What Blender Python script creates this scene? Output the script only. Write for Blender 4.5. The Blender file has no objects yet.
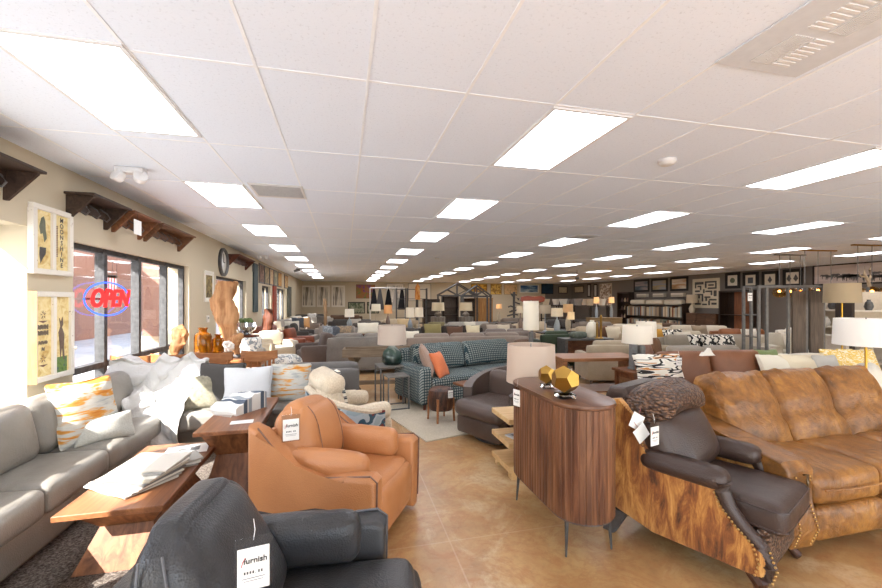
import bpy, bmesh, math, random
from mathutils import Vector as V, Matrix as M, noise
S = bpy.context.scene; COL = S.collection
R = math.radians; PI = math.pi
rnd = random.Random(7)
# ---------------- camera model, used to survey real positions ----------------
F = 400.0; HX = 441.0; HY = 301.0; TH = math.atan(97/F); CZ = 1.65
tc, ts = math.cos(TH), math.sin(TH)
CEIL = 3.0; WL = -2.75; WR = 17.5; WB = 28.5
def D(px, d):                     # point at camera depth d
    a = (px-HX)/F; return V((d*(a*tc+ts), d*(tc-a*ts), 0))
def Hz(py, d): return CZ-(py-HY)*d/F
def G(px, py, z=0.0):             # point on the horizontal plane z
    d = F*(CZ-z)/(py-HY); p = D(px, d); p.z = z; return p
def dep(x, y): return y*tc+x*ts
def onL(px, X=WL):
    a = (px-HX)/F; return X/(a*tc+ts)*(tc-a*ts)
def onB(px, Y=WB):
    a = (px-HX)/F; return Y/(tc-a*ts)*(a*tc+ts)
cam = bpy.data.cameras.new('camera'); co = bpy.data.objects.new('camera', cam); COL.objects.link(co)
co.location = (0, 0, CZ); co.rotation_euler = (PI/2, 0, -TH)
cam.sensor_width = 36; cam.lens = F/882*36; cam.shift_y = (HY-294)/882; cam.clip_start = .05; cam.clip_end = 300
S.camera = co
# ---------------- materials ----------------
MATS = {}
def lin(c):
    if isinstance(c, str):
        c = [int(c[i:i+2], 16)/255 for i in (0, 2, 4)]
        c = [x/12.92 if x <= .04045 else ((x+.055)/1.055)**2.4 for x in c]
    return (c[0], c[1], c[2], 1)
class N:
    def __init__(s, name):
        s.m = bpy.data.materials.new(name); s.m.use_nodes = True; s.t = s.m.node_tree; s.n = s.t.nodes
        s.b = s.n['Principled BSDF']; s.tc = s.n.new('ShaderNodeTexCoord'); s.out = s.n['Material Output']
    def new(s, k, **kw):
        x = s.n.new(k)
        for a, b in kw.items(): setattr(x, a, b)
        return x
    def link(s, a, b): s.t.links.new(a, b)
    def co(s, sc=(1, 1, 1), rot=(0, 0, 0), src='Object'):
        m = s.new('ShaderNodeMapping'); s.link(s.tc.outputs[src], m.inputs['Vector'])
        m.inputs['Scale'].default_value = sc; m.inputs['Rotation'].default_value = rot; return m.outputs[0]
    def noise(s, vec, sc, det=3, ro=.55, dist=0):
        x = s.new('ShaderNodeTexNoise'); s.link(vec, x.inputs['Vector']); x.inputs['Scale'].default_value = sc
        x.inputs['Detail'].default_value = det; x.inputs['Roughness'].default_value = ro; x.inputs['Distortion'].default_value = dist
        return x.outputs['Fac']
    def ramp(s, fac, stops, interp='LINEAR'):
        x = s.new('ShaderNodeValToRGB'); s.link(fac, x.inputs[0]); e = x.color_ramp.elements; x.color_ramp.interpolation = interp
        while len(e) < len(stops): e.new(.5)
        for i, (p, c) in enumerate(stops): e[i].position = p; e[i].color = lin(c)
        return x.outputs[0]
    def mix(s, f, a, b, mode='MIX'):
        x = s.new('ShaderNodeMix', data_type='RGBA', blend_type=mode)
        for v, i in ((f, 0), (a, 6), (b, 7)):
            if isinstance(v, (int, float)): x.inputs[i].default_value = v
            elif isinstance(v, (tuple, list, str)): x.inputs[i].default_value = lin(v)
            else: s.link(v, x.inputs[i])
        return x.outputs[2]
    def math(s, op, a, b=0.0):
        x = s.new('ShaderNodeMath', operation=op)
        for i, v in enumerate((a, b)):
            if isinstance(v, (int, float)): x.inputs[i].default_value = v
            else: s.link(v, x.inputs[i])
        return x.outputs[0]
    def bump(s, h, st=.3, dist=.01):
        x = s.new('ShaderNodeBump'); x.inputs['Strength'].default_value = st; x.inputs['Distance'].default_value = dist
        s.link(h, x.inputs['Height']); s.link(x.outputs[0], s.b.inputs['Normal'])
    def done(s, col, rough=.5, metal=0, spec=.5, **kw):
        b = s.b
        if isinstance(col, (tuple, list, str)): b.inputs['Base Color'].default_value = lin(col)
        else: s.link(col, b.inputs['Base Color'])
        if isinstance(rough, (int, float)): b.inputs['Roughness'].default_value = rough
        else: s.link(rough, b.inputs['Roughness'])
        b.inputs['Metallic'].default_value = metal; b.inputs['Specular IOR Level'].default_value = spec
        for k, v in kw.items(): b.inputs[k].default_value = v
        return s.m
def memo(f):
    def g(*a, **k):
        key = (f.__name__,)+a+tuple(sorted(k.items()))
        if key not in MATS: MATS[key] = f(*a, **k)
        return MATS[key]
    return g
@memo
def plain(c, rough=.5, metal=0, bump=0, sc=60):
    n = N('plain_'+c); v = n.co(); f = n.noise(v, sc*.3, 3)
    hi = n.mix(.12, c, 'ffffff'); lo = n.mix(.14, c, '000000')
    if bump: n.bump(n.noise(v, sc, 3), bump, .004)
    return n.done(n.mix(f, lo, hi), rough, metal)
@memo
def leather(c, c2, rough=.38, sc=2.2, con=.5, crease=.5):
    n = N('leather'); v = n.co(); f = n.noise(v, sc, 6, .65, .6)
    col = n.ramp(f, [(.5-con/2, c2), (.5+con/2, c)])
    vo = n.new('ShaderNodeTexVoronoi'); n.link(v, vo.inputs['Vector']); vo.inputs['Scale'].default_value = 130
    h = n.math('ADD', n.math('MULTIPLY', vo.outputs['Distance'], .35), n.math('MULTIPLY', n.noise(v, 5, 3, .5, .4), 1.6*crease))
    n.bump(h, .35, .012)
    ro = n.math('MULTIPLY_ADD', n.noise(v, 14, 4), .25); ro.node.inputs[2].default_value = rough-.12
    return n.done(col, ro, 0, .5)
@memo
def fabric(c, c2=None, sc=220, rough=.95, bump=.5, big=3):
    n = N('fabric'); v = n.co()
    c2 = c2 or c
    f = n.noise(v, sc, 3, .7); g = n.noise(v, big, 3)
    col = n.ramp(n.math('ADD', n.math('MULTIPLY', f, .7), n.math('MULTIPLY', g, .3)), [(.35, c2), (.62, c)])
    n.bump(n.noise(v, sc*1.2, 2), bump, .004)
    return n.done(col, rough, 0, .2, **{'Sheen Weight': .15})
@memo
def wood(c, c2, axis='x', sc=1.0, rough=.45, plank=0.0, pax='y'):
    n = N('wood'); st = {'x': (1.2, 14, 14), 'y': (14, 1.2, 14), 'z': (14, 14, 1.2)}[axis]
    v = n.co(tuple(q*sc for q in st)); f = n.noise(v, 1.5, 6, .62, .9)
    col = n.ramp(f, [(.3, c2), (.68, c)])
    if plank:
        sp = n.new('ShaderNodeSeparateXYZ'); n.link(n.tc.outputs['Object'], sp.inputs[0])
        k = n.math('FLOOR', n.math('DIVIDE', sp.outputs['xyz'.index(pax)], plank))
        w = n.new('ShaderNodeTexWhiteNoise', noise_dimensions='1D'); n.link(k, w.inputs['W'])
        col = n.mix(n.math('MULTIPLY', w.outputs['Value'], .6), col, n.mix(.55, col, c2, 'MULTIPLY'))
    n.bump(f, .12, .004)
    return n.done(col, rough, 0, .4)
@memo
def metal(c, rough=.35):
    n = N('metal'); v = n.co(); n.bump(n.noise(v, 40, 3), .06, .003); return n.done(c, rough, 1)
@memo
def shade_mat(c='f2ece0', glow=0.0):
    n = N('lamp_shade'); v = n.co((60, 60, 300)); n.bump(n.noise(v, 4, 2), .12, .002)
    m = n.done(c, .9, 0, .2)
    tr = n.new('ShaderNodeBsdfTranslucent'); tr.inputs[0].default_value = lin(c)
    mx = n.new('ShaderNodeMixShader'); mx.inputs[0].default_value = .35
    n.link(n.b.outputs[0], mx.inputs[1]); n.link(tr.outputs[0], mx.inputs[2]); n.link(mx.outputs[0], n.out.inputs[0])
    return m
@memo
def emit(c, st):
    n = N('light'); return n.done('000000', .5, 0, 0, **{'Emission Color': lin(c), 'Emission Strength': st})
@memo
def glass(c='ffffff', rough=0.0, alpha=.12):
    n = N('glass'); gl = n.new('ShaderNodeBsdfGlossy'); gl.inputs['Roughness'].default_value = rough+.02
    tr = n.new('ShaderNodeBsdfTransparent'); tr.inputs[0].default_value = lin(c)
    fr = n.new('ShaderNodeLayerWeight'); fr.inputs[0].default_value = .5; pw = n.math('MULTIPLY_ADD', n.math('POWER', fr.outputs['Facing'], 4), .5); pw.node.inputs[2].default_value = .04
    mx = n.new('ShaderNodeMixShader'); n.link(pw, mx.inputs[0])
    n.link(tr.outputs[0], mx.inputs[1]); n.link(gl.outputs[0], mx.inputs[2]); n.link(mx.outputs[0], n.out.inputs[0]); return n.m
@memo
def abstract(cols, sc=(3, 3, 3), ns=2.0, dist=1.0, det=4, interp='LINEAR', seed=0.0):
    n = N('artwork'); v = n.co(sc)
    n.t.nodes[-1].inputs['Location'].default_value = (seed, seed*1.7, seed*.3)
    f = n.noise(v, ns, det, .6, dist); k = len(cols)
    return n.done(n.ramp(f, [(.28+.46*i/max(1, k-1), c) for i, c in enumerate(cols)], interp), .7, 0, .3)
@memo
def check(c, c2, sc=24):
    n = N('check_weave'); v = n.co((1, 1, 1)); sp = n.new('ShaderNodeSeparateXYZ'); n.link(v, sp.inputs[0])
    def w(o, ph=0): return n.math('GREATER_THAN', n.math('FRACT', n.math('MULTIPLY', o, sc)), .62)
    a = w(n.math('ADD', sp.outputs[0], sp.outputs[1])); b = w(n.math('ADD', sp.outputs[2], sp.outputs[1]))
    a2 = n.math('MULTIPLY', n.math('SUBTRACT', 1, a), n.math('SUBTRACT', 1, b))
    f = n.noise(v, 200, 2); col = n.mix(a2, c2, c); n.bump(n.math('ADD', a2, f), .4, .004)
    return n.done(n.mix(n.math('MULTIPLY', f, .4), col, c2), .95, 0, .2)
@memo
def stripes(c1, c2, c3, axis=0, sc=8):
    n = N('striped_cloth'); sp = n.new('ShaderNodeSeparateXYZ'); n.link(n.co(), sp.inputs[0])
    f = n.math('FRACT', n.math('MULTIPLY', sp.outputs[axis], sc))
    col = n.ramp(f, [(0, c1), (.5, c1), (.52, c2), (.72, c2), (.74, c1), (.8, c3), (1, c3)], 'CONSTANT')
    n.bump(n.noise(n.co(), 200, 2), .3, .003); return n.done(col, .95, 0, .1)
# ---------------- mesh builder ----------------
class MB:
    def __init__(s): s.bm = bmesh.new(); s.T = M.Identity(4)
    def at(s, x=0, y=0, z=0, rx=0, ry=0, rz=0):
        s.T = M.Translation((x, y, z)) @ M.Rotation(rz, 4, 'Z') @ M.Rotation(ry, 4, 'Y') @ M.Rotation(rx, 4, 'X'); return s
    def _m(s, vs):
        for v in vs: v.co = s.T @ v.co
    def box(s, x0, x1, y0, y1, z0, z1, bev=0, seg=2):
        r = bmesh.ops.create_cube(s.bm, size=1); vs = r['verts']
        for v in vs: v.co = V((x0+(v.co.x+.5)*(x1-x0), y0+(v.co.y+.5)*(y1-y0), z0+(v.co.z+.5)*(z1-z0)))
        s._m(vs)
        if bev:
            es = list({e for v in vs for e in v.link_edges})
            bmesh.ops.bevel(s.bm, geom=es, offset=bev, segments=seg, affect='EDGES', profile=.5)
        return s
    def cyl(s, p0, p1, r0, r1=None, n=12, caps=True):
        r1 = r0 if r1 is None else r1; p0, p1 = V(p0), V(p1); d = p1-p0
        q = d.to_track_quat('Z', 'Y').to_matrix().to_4x4()
        r = bmesh.ops.create_cone(s.bm, cap_ends=caps, segments=n, radius1=max(r0, 1e-4), radius2=max(r1, 1e-4), depth=d.length)
        mt = M.Translation((p0+p1)/2) @ q
        for v in r['verts']: v.co = s.T @ (mt @ v.co)
        return s
    def ball(s, c, r, sc=(1, 1, 1), n=16):
        q = bmesh.ops.create_uvsphere(s.bm, u_segments=n, v_segments=max(6, n//2), radius=r)
        for v in q['verts']: v.co = s.T @ (V(c)+V((v.co.x*sc[0], v.co.y*sc[1], v.co.z*sc[2])))
        return s
    def lathe(s, prof, c=(0, 0, 0), n=28, close=False, sx=1, sy=1):
        rings = []
        for r, z in prof:
            rings.append([s.bm.verts.new(s.T @ V((c[0]+r*sx*math.cos(2*PI*i/n), c[1]+r*sy*math.sin(2*PI*i/n), c[2]+z))) for i in range(n)])
        for a, b in zip(rings, rings[1:]):
            for i in range(n): s.bm.faces.new((a[i], a[(i+1) % n], b[(i+1) % n], b[i]))
        if close:
            for i in range(n): s.bm.faces.new((rings[-1][i], rings[-1][(i+1) % n], rings[0][(i+1) % n], rings[0][i]))
        else:
            if prof[0][0] > .002: s.bm.faces.new(rings[0][::-1])
            if prof[-1][0] > .002: s.bm.faces.new(rings[-1])
        return s
    def prism(s, pts, ax, a0, a1, bev=0, seg=2):
        f = {'y': lambda p, a: (p[0], a, p[1]), 'x': lambda p, a: (a, p[0], p[1]), 'z': lambda p, a: (p[0], p[1], a)}[ax]
        A = [s.bm.verts.new(s.T @ V(f(p, a0))) for p in pts]; B = [s.bm.verts.new(s.T @ V(f(p, a1))) for p in pts]
        fs = [s.bm.faces.new(A), s.bm.faces.new(B[::-1])]
        k = len(pts)
        for i in range(k): fs.append(s.bm.faces.new((A[(i+1) % k], A[i], B[i], B[(i+1) % k])))
        if bev:
            es = list({e for g in fs[:2] for e in g.edges})
            bmesh.ops.bevel(s.bm, geom=es, offset=bev, segments=seg, affect='EDGES', profile=.5)
        return s
    def tube(s, pts, r, n=8, closed=False):
        pts = [V(p) for p in pts]; rings = []; k = len(pts)
        up = V((0, 0, 1))
        for i, p in enumerate(pts):
            if closed: t = pts[(i+1) % k]-pts[i-1]
            else: t = pts[min(i+1, k-1)]-pts[max(i-1, 0)]
            t.normalize(); a = t.cross(up)
            if a.length < .1: a = t.cross(V((1, 0, 0)))
            a.normalize(); b = t.cross(a); rr = r[i] if isinstance(r, (list, tuple)) else r
            rings.append([s.bm.verts.new(s.T @ (p+a*rr*math.cos(2*PI*j/n)+b*rr*math.sin(2*PI*j/n))) for j in range(n)])
        for i in range(k if closed else k-1):
            A, B = rings[i], rings[(i+1) % k]
            for j in range(n): s.bm.faces.new((A[j], A[(j+1) % n], B[(j+1) % n], B[j]))
        if not closed: s.bm.faces.new(rings[0][::-1]); s.bm.faces.new(rings[-1])
        return s
    def soft(s, c, size, r=.05, bulge=(0, 0, .1), n=9, wr=0.0, ws=5.0, fn=None, seed=0):
        k = n+1; dct = {}
        def vv(i, j, l):
            if (i, j, l) not in dct: dct[(i, j, l)] = s.bm.verts.new((2*i/k-1, 2*j/k-1, 2*l/k-1))
            return dct[(i, j, l)]
        for i in range(k):
            for j in range(k):
                for e in (0, k):
                    for pr_ in (lambda a, b: (e, a, b), lambda a, b: (a, e, b), lambda a, b: (a, b, e)):
                        s.bm.faces.new([vv(*pr_(a, b)) for a, b in ((i, j), (i+1, j), (i+1, j+1), (i, j+1))])
        vs = list(dct.values())
        h = [x/2 for x in size]; r = min(r, min(h)*.98)
        for v in vs:
            u = V([math.copysign(1-(1-abs(t))**1.45, t) for t in v.co])
            p = V([u[i]*h[i] for i in range(3)])
            q2 = V([max(-(h[i]-r), min(h[i]-r, p[i])) for i in range(3)]); dd = p-q2
            if dd.length > 1e-6: p = q2+dd.normalized()*r
            for i in range(3):
                a, b = u[(i+1) % 3], u[(i+2) % 3]
                if bulge[i]: p[i] *= 1+bulge[i]*(1-a*a)*(1-b*b)
            if wr:
                p += V(noise.noise_vector(V(c)*3+p*ws+V((seed, seed, 0))))*wr
            if fn: p = fn(p, u)
            v.co = s.T @ (V(c)+p)
        return s
    def pillow(s, c, w, h, t, n=12, pinch=.08, wr=.012):      # standing in XZ, thin along Y
        return s.soft(c, (w, t, h), t*.1, (0, 0, 0), n, 0, fn=lambda p, u: V((p.x*(1-pinch*(1-abs(u.z))**1.2), math.copysign(1, u.y)*(.004+t/2*((1-abs(u.x)**2.6)*(1-abs(u.z)**2.6))**.55)*(1 if abs(u.y) > .5 else abs(u.y)/.5), p.z*(1-pinch*(1-abs(u.x))**1.2)))+V(noise.noise_vector(V(c)+p*7))*wr)
    def sheet(s, f, nu, nv, th=.01):
        def grid(o):
            return [[s.bm.verts.new(s.T @ V(f(i/nu, j/nv, o))) for j in range(nv+1)] for i in range(nu+1)]
        A, B = grid(0), grid(th)
        for i in range(nu):
            for j in range(nv):
                s.bm.faces.new((A[i][j], A[i+1][j], A[i+1][j+1], A[i][j+1])); s.bm.faces.new((B[i][j], B[i][j+1], B[i+1][j+1], B[i+1][j]))
        for i in range(nu):
            s.bm.faces.new((A[i][0], B[i][0], B[i+1][0], A[i+1][0])); s.bm.faces.new((A[i][nv], A[i+1][nv], B[i+1][nv], B[i][nv]))
        for j in range(nv):
            s.bm.faces.new((A[0][j], A[0][j+1], B[0][j+1], B[0][j])); s.bm.faces.new((A[nu][j], B[nu][j], B[nu][j+1], A[nu][j+1]))
        return s
    def build(s, name, mat, parent=None, label=None, ang=.6):
        bmesh.ops.recalc_face_normals(s.bm, faces=s.bm.faces)
        me = bpy.data.meshes.new(name); s.bm.to_mesh(me); s.bm.free()
        me.materials.append(mat)
        for p in me.polygons: p.use_smooth = True
        me.set_sharp_from_angle(angle=ang)
        o = bpy.data.objects.new(name, me); COL.objects.link(o)
        if parent: o.parent = parent
        if label: o['label'] = label
        return o
def thing(name, label, cat, loc=(0, 0, 0), rz=0, group=None):
    o = bpy.data.objects.new(name, None); COL.objects.link(o); o.empty_display_size = .1
    o.location = loc; o.rotation_euler = (0, 0, rz); o['label'] = label; o['category'] = cat
    if group: o['group'] = group
    return o
def tag(o, label, cat, group=None, loc=None, rot=None):
    o['label'] = label; o['category'] = cat
    if group: o['group'] = group
    if loc is not None: o.location = loc
    if rot is not None: o.rotation_euler = rot
    return o
def struct(name, mb, m, parent=None):
    o = mb.build(name, m, parent, ang=.5)
    if not parent: o['kind'] = 'structure'
    return o
def dup(r, loc, rz, label=None, group=None, mats=None):
    o = r.copy(); COL.objects.link(o); o.location = loc; o.rotation_euler = (0, 0, rz)
    if label: o['label'] = label
    if group: o['group'] = group
    for ch in r.children:
        c = ch.copy(); COL.objects.link(c); c.parent = o
        for g in ch.children:
            d = g.copy(); COL.objects.link(d); d.parent = c
    return o
def text(body, size, name, mat, parent, loc, rot=(PI/2, 0, 0), depth=.0008, bold=0.0, shear=0.0, sx=1.0, label=None, align='CENTER'):
    cu = bpy.data.curves.new(name, 'FONT'); cu.body = body; cu.size = size; cu.align_x = align; cu.align_y = 'CENTER'
    cu.extrude = depth; cu.offset = bold; cu.shear = shear; cu.resolution_u = 3
    t = bpy.data.objects.new(name, cu); COL.objects.link(t)
    dg = bpy.context.evaluated_depsgraph_get(); me = bpy.data.meshes.new_from_object(t.evaluated_get(dg))
    bpy.data.objects.remove(t); me.materials.clear(); me.materials.append(mat)
    o = bpy.data.objects.new(name, me); COL.objects.link(o)
    o.parent = parent; o.location = loc; o.rotation_euler = rot; o.scale = (sx, 1, 1)
    if label: o['label'] = label
    return o
# ================= SETTING =================
def floor_mat():
    n = N('stained_concrete'); v = n.co()
    a = n.noise(v, .9, 7, .62, .8); b = n.noise(v, 5, 6, .7, 1.2)
    c = n.ramp(a, [(.3, '96734f'), (.45, 'b58e5e'), (.56, 'c49e6c'), (.72, 'cbb58e')])
    c = n.mix(n.math('MULTIPLY', n.ramp(b, [(.46, '000000'), (.62, 'ffffff')]), .4), c, 'b07748')
    c = n.mix(n.math('MULTIPLY', n.ramp(n.noise(v, 2.2, 8, .7, 2.5), [(.5, '000000'), (.55, 'ffffff'), (.6, '000000')]), .28), c, 'a05c30')
    c = n.mix(n.math('MULTIPLY', n.ramp(n.noise(v, 1.6, 6, .7, 1.0), [(.52, '000000'), (.68, 'ffffff')]), .6), c, 'd8c6a2')
    c = n.mix(n.math('MULTIPLY', n.ramp(n.noise(v, 22, 5, .7), [(.5, '000000'), (.75, 'ffffff')]), .3), c, '7d5538')
    sp = n.new('ShaderNodeSeparateXYZ'); n.link(v, sp.inputs[0])
    def joint(o, off, step):
        f = n.math('FRACT', n.math('DIVIDE', n.math('ADD', o, off), step)); return n.math('LESS_THAN', f, .003)
    j = n.math('MAXIMUM', joint(sp.outputs[0], 100.1, 3.6), joint(sp.outputs[1], 98.15, 3.6))
    c = n.mix(n.math('MULTIPLY', j, .3), c, 'd0b79a')
    ro = n.math('MULTIPLY_ADD', b, .25); ro.node.inputs[2].default_value = .2
    n.bump(n.noise(v, 12, 4), .06, .004)
    return n.done(c, ro, 0, .5)
def wall_mat(c):
    n = N('painted_wall'); v = n.co(); n.bump(n.noise(v, 90, 3), .12, .003); return n.done(n.mix(n.noise(v, .8, 2), c, n.mix(.06, c, '000000')), .85, 0, .3)
def ceil_mat():
    n = N('ceiling_tile'); v = n.co(); h = n.noise(v, 55, 3, .75)
    pit = n.ramp(h, [(.34, '000000'), (.42, 'ffffff')]); n.bump(pit, .25, .004)
    return n.done(n.mix(pit, 'd8e0ec', 'e8f0fc'), .95, 0, .1)
LX0, TW, LY0, TL = -1.766, .636, 2.49, 1.3     # ceiling grid
struct('floor', MB().box(WL-.35, WR, -2.6, WB, -.1, 0), floor_mat())
# ceiling tiles with recessed light openings left as grid; T-bars form one mesh
struct('ceiling', MB().box(WL-.35, WR, -2.6, WB, CEIL, CEIL+.15), ceil_mat())
g = MB()
k = 0
x = LX0-2*TW
while x < WR:
    if x > WL: g.box(x-.009, x+.009, -2.6, WB, CEIL-.004, CEIL+.002)
    x += TW
y = LY0-4*TL
while y < WB:
    if y > -2.6: g.box(WL, WR, y-.009, y+.009, CEIL-.003, CEIL+.002)
    y += TL
struct('trim_1', g, plain('f6faff', .6))
# left wall with openings (Y ranges, z ranges)
beige = wall_mat('cbbfa6'); grey = wall_mat('77706a')
OP = [(-.9, 4.34, .35, 2.32), (onL(73), onL(189), .1, 2.28), (onL(216), onL(246), 0.0, 2.22), (onL(262), onL(270.5), .1, 2.2), (onL(277), onL(285), .1, 2.2)]
w = MB(); y = -2.6
for (a, b, z0, z1) in OP:
    w.box(WL-.35, WL, y, a, 0, CEIL)
    if z0 > .02: w.box(WL-.35, WL, a, b, 0, z0)
    w.box(WL-.35, WL, a, b, z1, CEIL); y = b
w.box(WL-.35, WL, y, WB, 0, CEIL)
struct('wall_left', w, beige)
struct('wall_back', MB().box(WL-.2, WR, WB, WB+.15, 0, CEIL), beige)
xs = onB(545)
struct('wall_front', MB().box(WL-.35, WR, -2.75, -2.6, 2.35, CEIL).box(WL-.35, -2, -2.75, -2.6, 0, 2.35).box(3, 3.4, -2.75, -2.6, 0, 2.35).box(8, 8.4, -2.75, -2.6, 0, 2.35).box(13, WR, -2.75, -2.6, 0, 2.35), beige)  # unseen storefront wall behind the camera; header added to keep sun off the floor
struct('wall_back_dark', MB().box(xs, WR, WB-.03, WB, 0, CEIL), grey).name = 'trim_2'
# right wall: opening to a bright side showroom
oy0, oy1 = 6.5, 12.0
w = MB().box(WR, WR+.15, -2.6, WB, 0, CEIL)
struct('wall_right', w, grey)
bmt = plain('b8ab92', .6)
struct('baseboard_left', MB().box(WL, WL+.015, onL(189)+.02, onL(216)-.05, 0, .1).box(WL, WL+.015, onL(246)+.05, onL(262)-.02, 0, .1), bmt)
struct('baseboard_back', MB().box(WL, WR, WB-.045, WB-.03, 0, .1), plain('4a443e', .6))
struct('baseboard_right', MB().box(WR-.015, WR, 0, WB-.05, 0, .1), plain('4a443e', .6))
# windows
bronze = plain('0e0b0a', .9)
def win(nm, a, b, z0, z1, mull, trans, xg=WL-.12):
    t = .035
    f = MB().box(xg-.04, xg+.04, a, a+.06, z0, z1).box(xg-.04, xg+.04, b-.06, b, z0, z1).box(xg-.039, xg+.039, a, b, z1-.06, z1).box(xg-.039, xg+.039, a, b, z0, z0+.06)
    for m_ in mull: f.box(xg-.05, xg+.05, m_-t, m_+t, z0, z1)
    for q in trans: f.box(xg-.045, xg+.045, a, b, q-.035, q+.035)
    o = f.build(nm, bronze); o['kind'] = 'structure'
    ed = [a]+list(mull)+[b]; tz = [z0]+list(trans)+[z1]
    for i in range(len(ed)-1):
        for j in range(len(tz)-1):
            MB().box(xg-.003, xg+.003, ed[i]+.03, ed[i+1]-.03, tz[j]+.03, tz[j+1]-.03).build('pane', glass(), o)
    return o
a, b = OP[0][:2]; win('window_1', a, b, .35, 2.32, [.1, 1.2, 2.35], [], WL-.3)
a, b = OP[1][:2]; win('window_2', a, b, .1, 2.28, [onL(101, WL-.12), onL(136, WL-.12), onL(163.5, WL-.12)], [.88])
a, b = OP[2][:2]
dr = win('door_1', a, b, 0.0, 2.22, [(a+b)/2+.05], [])
MB().tube([(WL-.05, (a+b)/2-.06, .95), (WL-.0, (a+b)/2-.06, .97), (WL-.0, (a+b)/2-.06, 1.35), (WL-.05, (a+b)/2-.06, 1.37)], .012).build('door_handle', metal('b0b0b0'), dr)
a, b = OP[3][:2]; win('window_3', a, b, .1, 2.2, [(a+b)/2], [])
a, b = OP[4][:2]; win('window_4', a, b, .1, 2.2, [(a+b)/2], [])
# ---------------- ceiling fixtures ----------------
panel = emit('f6f8ff', 6.6)
proto = None; cnt = 0
LMP = []
for i in range(6):
    for j in range(10):
        cx, cy = -1.45+3.18*i-(.06 if i == 2 else 0), (3.12 if j == 0 and i else 3.04)+2.6*j
        d = dep(cx, cy); px = HX+F*(cx*tc-cy*ts)/d; py = HY-F*(CEIL-CZ)/d
        if px > 960 or cy > WB-1: continue
        if (i, j) in ((0, 9), (5, 9)): continue
        if proto is None:
            proto = thing('ceiling_light', '', 'ceiling light', (cx, cy, CEIL))
            f = MB(); ww, ll = .318, .61
            for a_, b_, c_, d_ in ((-ww, ww, -ll, -ll+.025), (-ww, ww, ll-.025, ll), (-ww, -ww+.025, -ll, ll), (ww-.025, ww, -ll, ll)):
                f.box(a_, b_, c_, d_, -.012, 0)
            f.build('frame', plain('e8e8e8', .5), proto)
            MB().box(-ww+.025, ww-.025, -ll+.025, ll-.025, -.008, -.001).build('diffuser', panel, proto)
            o = proto
        else: o = dup(proto, (cx, cy, CEIL), 0)
        row = ('leftmost row along the windows', 'second row from the left', 'third row from the left', 'fourth row from the left', 'fifth row from the left', 'sixth row, nearest the right wall')[i]
        pos = ('nearest the camera', 'second from the camera', 'third from the camera', 'fourth from the camera', 'fifth from the camera', 'sixth from the camera', 'seventh from the camera', 'eighth from the camera', 'ninth from the camera', 'last before the back wall')[j]
        o['label'] = 'glowing rectangular ceiling panel, '+row+', '+pos
        o['group'] = 'recessed ceiling light panels'
# vents
wht = plain('dcdcdc', .5)
def vent(x, y, w_, l_, lab, big=False):
    t = thing('ceiling_vent', lab, 'vent', (x, y, CEIL))
    MB().box(-w_/2, w_/2, -l_/2, l_/2, -.012, 0, .003, 1).build('panel', plain('d6dae0', .7) if big else wht, t)
    s_ = MB()
    if big:
        for k in range(8):
            s_.box(-.13, -.01, -.26+.31+k*.03, -.245+.31+k*.03, -.017, -.011); s_.box(.01, .13, .33+k*.03, .345+k*.03, -.017, -.011)
            s_.box(-.13+k*.016, -.12+k*.016, .33, .56, -.017, -.011); s_.box(.015+k*.016, .023+k*.016, .05, .28, -.017, -.011)
    else:
        for k in range(9): s_.box(-w_/2+.03, w_/2-.03, -l_/2+.06+k*(l_-.12)/9, -l_/2+.09+k*(l_-.12)/9, -.017, -.011)
    s_.build('slats', plain('e4e4e4' if big else 'a8a8a8', .5), t)
vent(2.33, 1.2, .6, 1.26, 'large square-slotted white air vent panel in the ceiling at top right', True)
p = G(279, 191, CEIL); vent(p.x, p.y, .6, .6, 'grey slatted air vent beside the second window-row ceiling panel')
p = G(618, 103+95, CEIL); 
p = G(566, 236, CEIL); vent(p.x+.4, p.y, .5, .5, 'small grey ceiling vent between second and third rows of light panels')
p = G(520, 213, CEIL)
# smoke detector, spotlights
p = G(667, 160, CEIL); o = MB().lathe([(.001, 0), (.08, 0), (.08, -.025), (.06, -.045), (.05, -.05), (.001, -.052)]).build('smoke_detector', plain('e4e2dd', .5)); tag(o, 'round white smoke detector on the ceiling', 'smoke detector', loc=p)
def emlight(px, py, lab, sc=1, h=.0):
    p = G(px, py, CEIL-.06); t = thing('emergency_light', lab, 'light', (p.x, p.y, CEIL))
    MB().box(-.11*sc, .11*sc, -.05*sc, .05*sc, -.05*sc, 0, .01).build('housing', plain('e6e6e6', .4), t)
    for s_ in (-1, 1):
        m_ = MB().at(s_*.08*sc, -.02, -.085*sc, R(70), 0, s_*R(30)); m_.lathe([(.02*sc, -.04*sc), (.05*sc, -.02*sc), (.055*sc, .04*sc), (.045*sc, .045*sc), (.001, .04*sc)], n=16); m_.build('lamp_head', plain('f0f0f0', .3), t)
emlight(131, 174, 'white twin-head emergency light on the ceiling above the window', 1.15)
emlight(263, 257, 'small twin-head emergency light far along the window wall ceiling', 1.1)
for px, py, lab in ((297, 270, 'tiny dark ceiling camera near the back left'),):
    p = G(px, py, CEIL-.08); t = thing('security_camera', lab, 'camera', (p.x, p.y, CEIL)); MB().cyl((0, 0, 0), (0, 0, -.08), .02).build('mount', plain('444444'), t); MB().at(0, 0, -.1, 0, R(70), 0).cyl((0, 0, -.12), (0, 0, .12), .05).build('camera_body', plain('555555'), t)
p = G(577, 270, CEIL)
o = MB().cyl((0, 0, 0), (0, 0, -.3), .01).lathe([(.001, -.3), (.09, -.3), (.1, -.33), (.08, -.4), (.001, -.42)], n=20).build('dome_camera', plain('3c3c3c', .3)); tag(o, 'dark dome camera hanging from a short rod in the middle of the ceiling', 'camera', loc=(p.x, p.y, CEIL))
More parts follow.
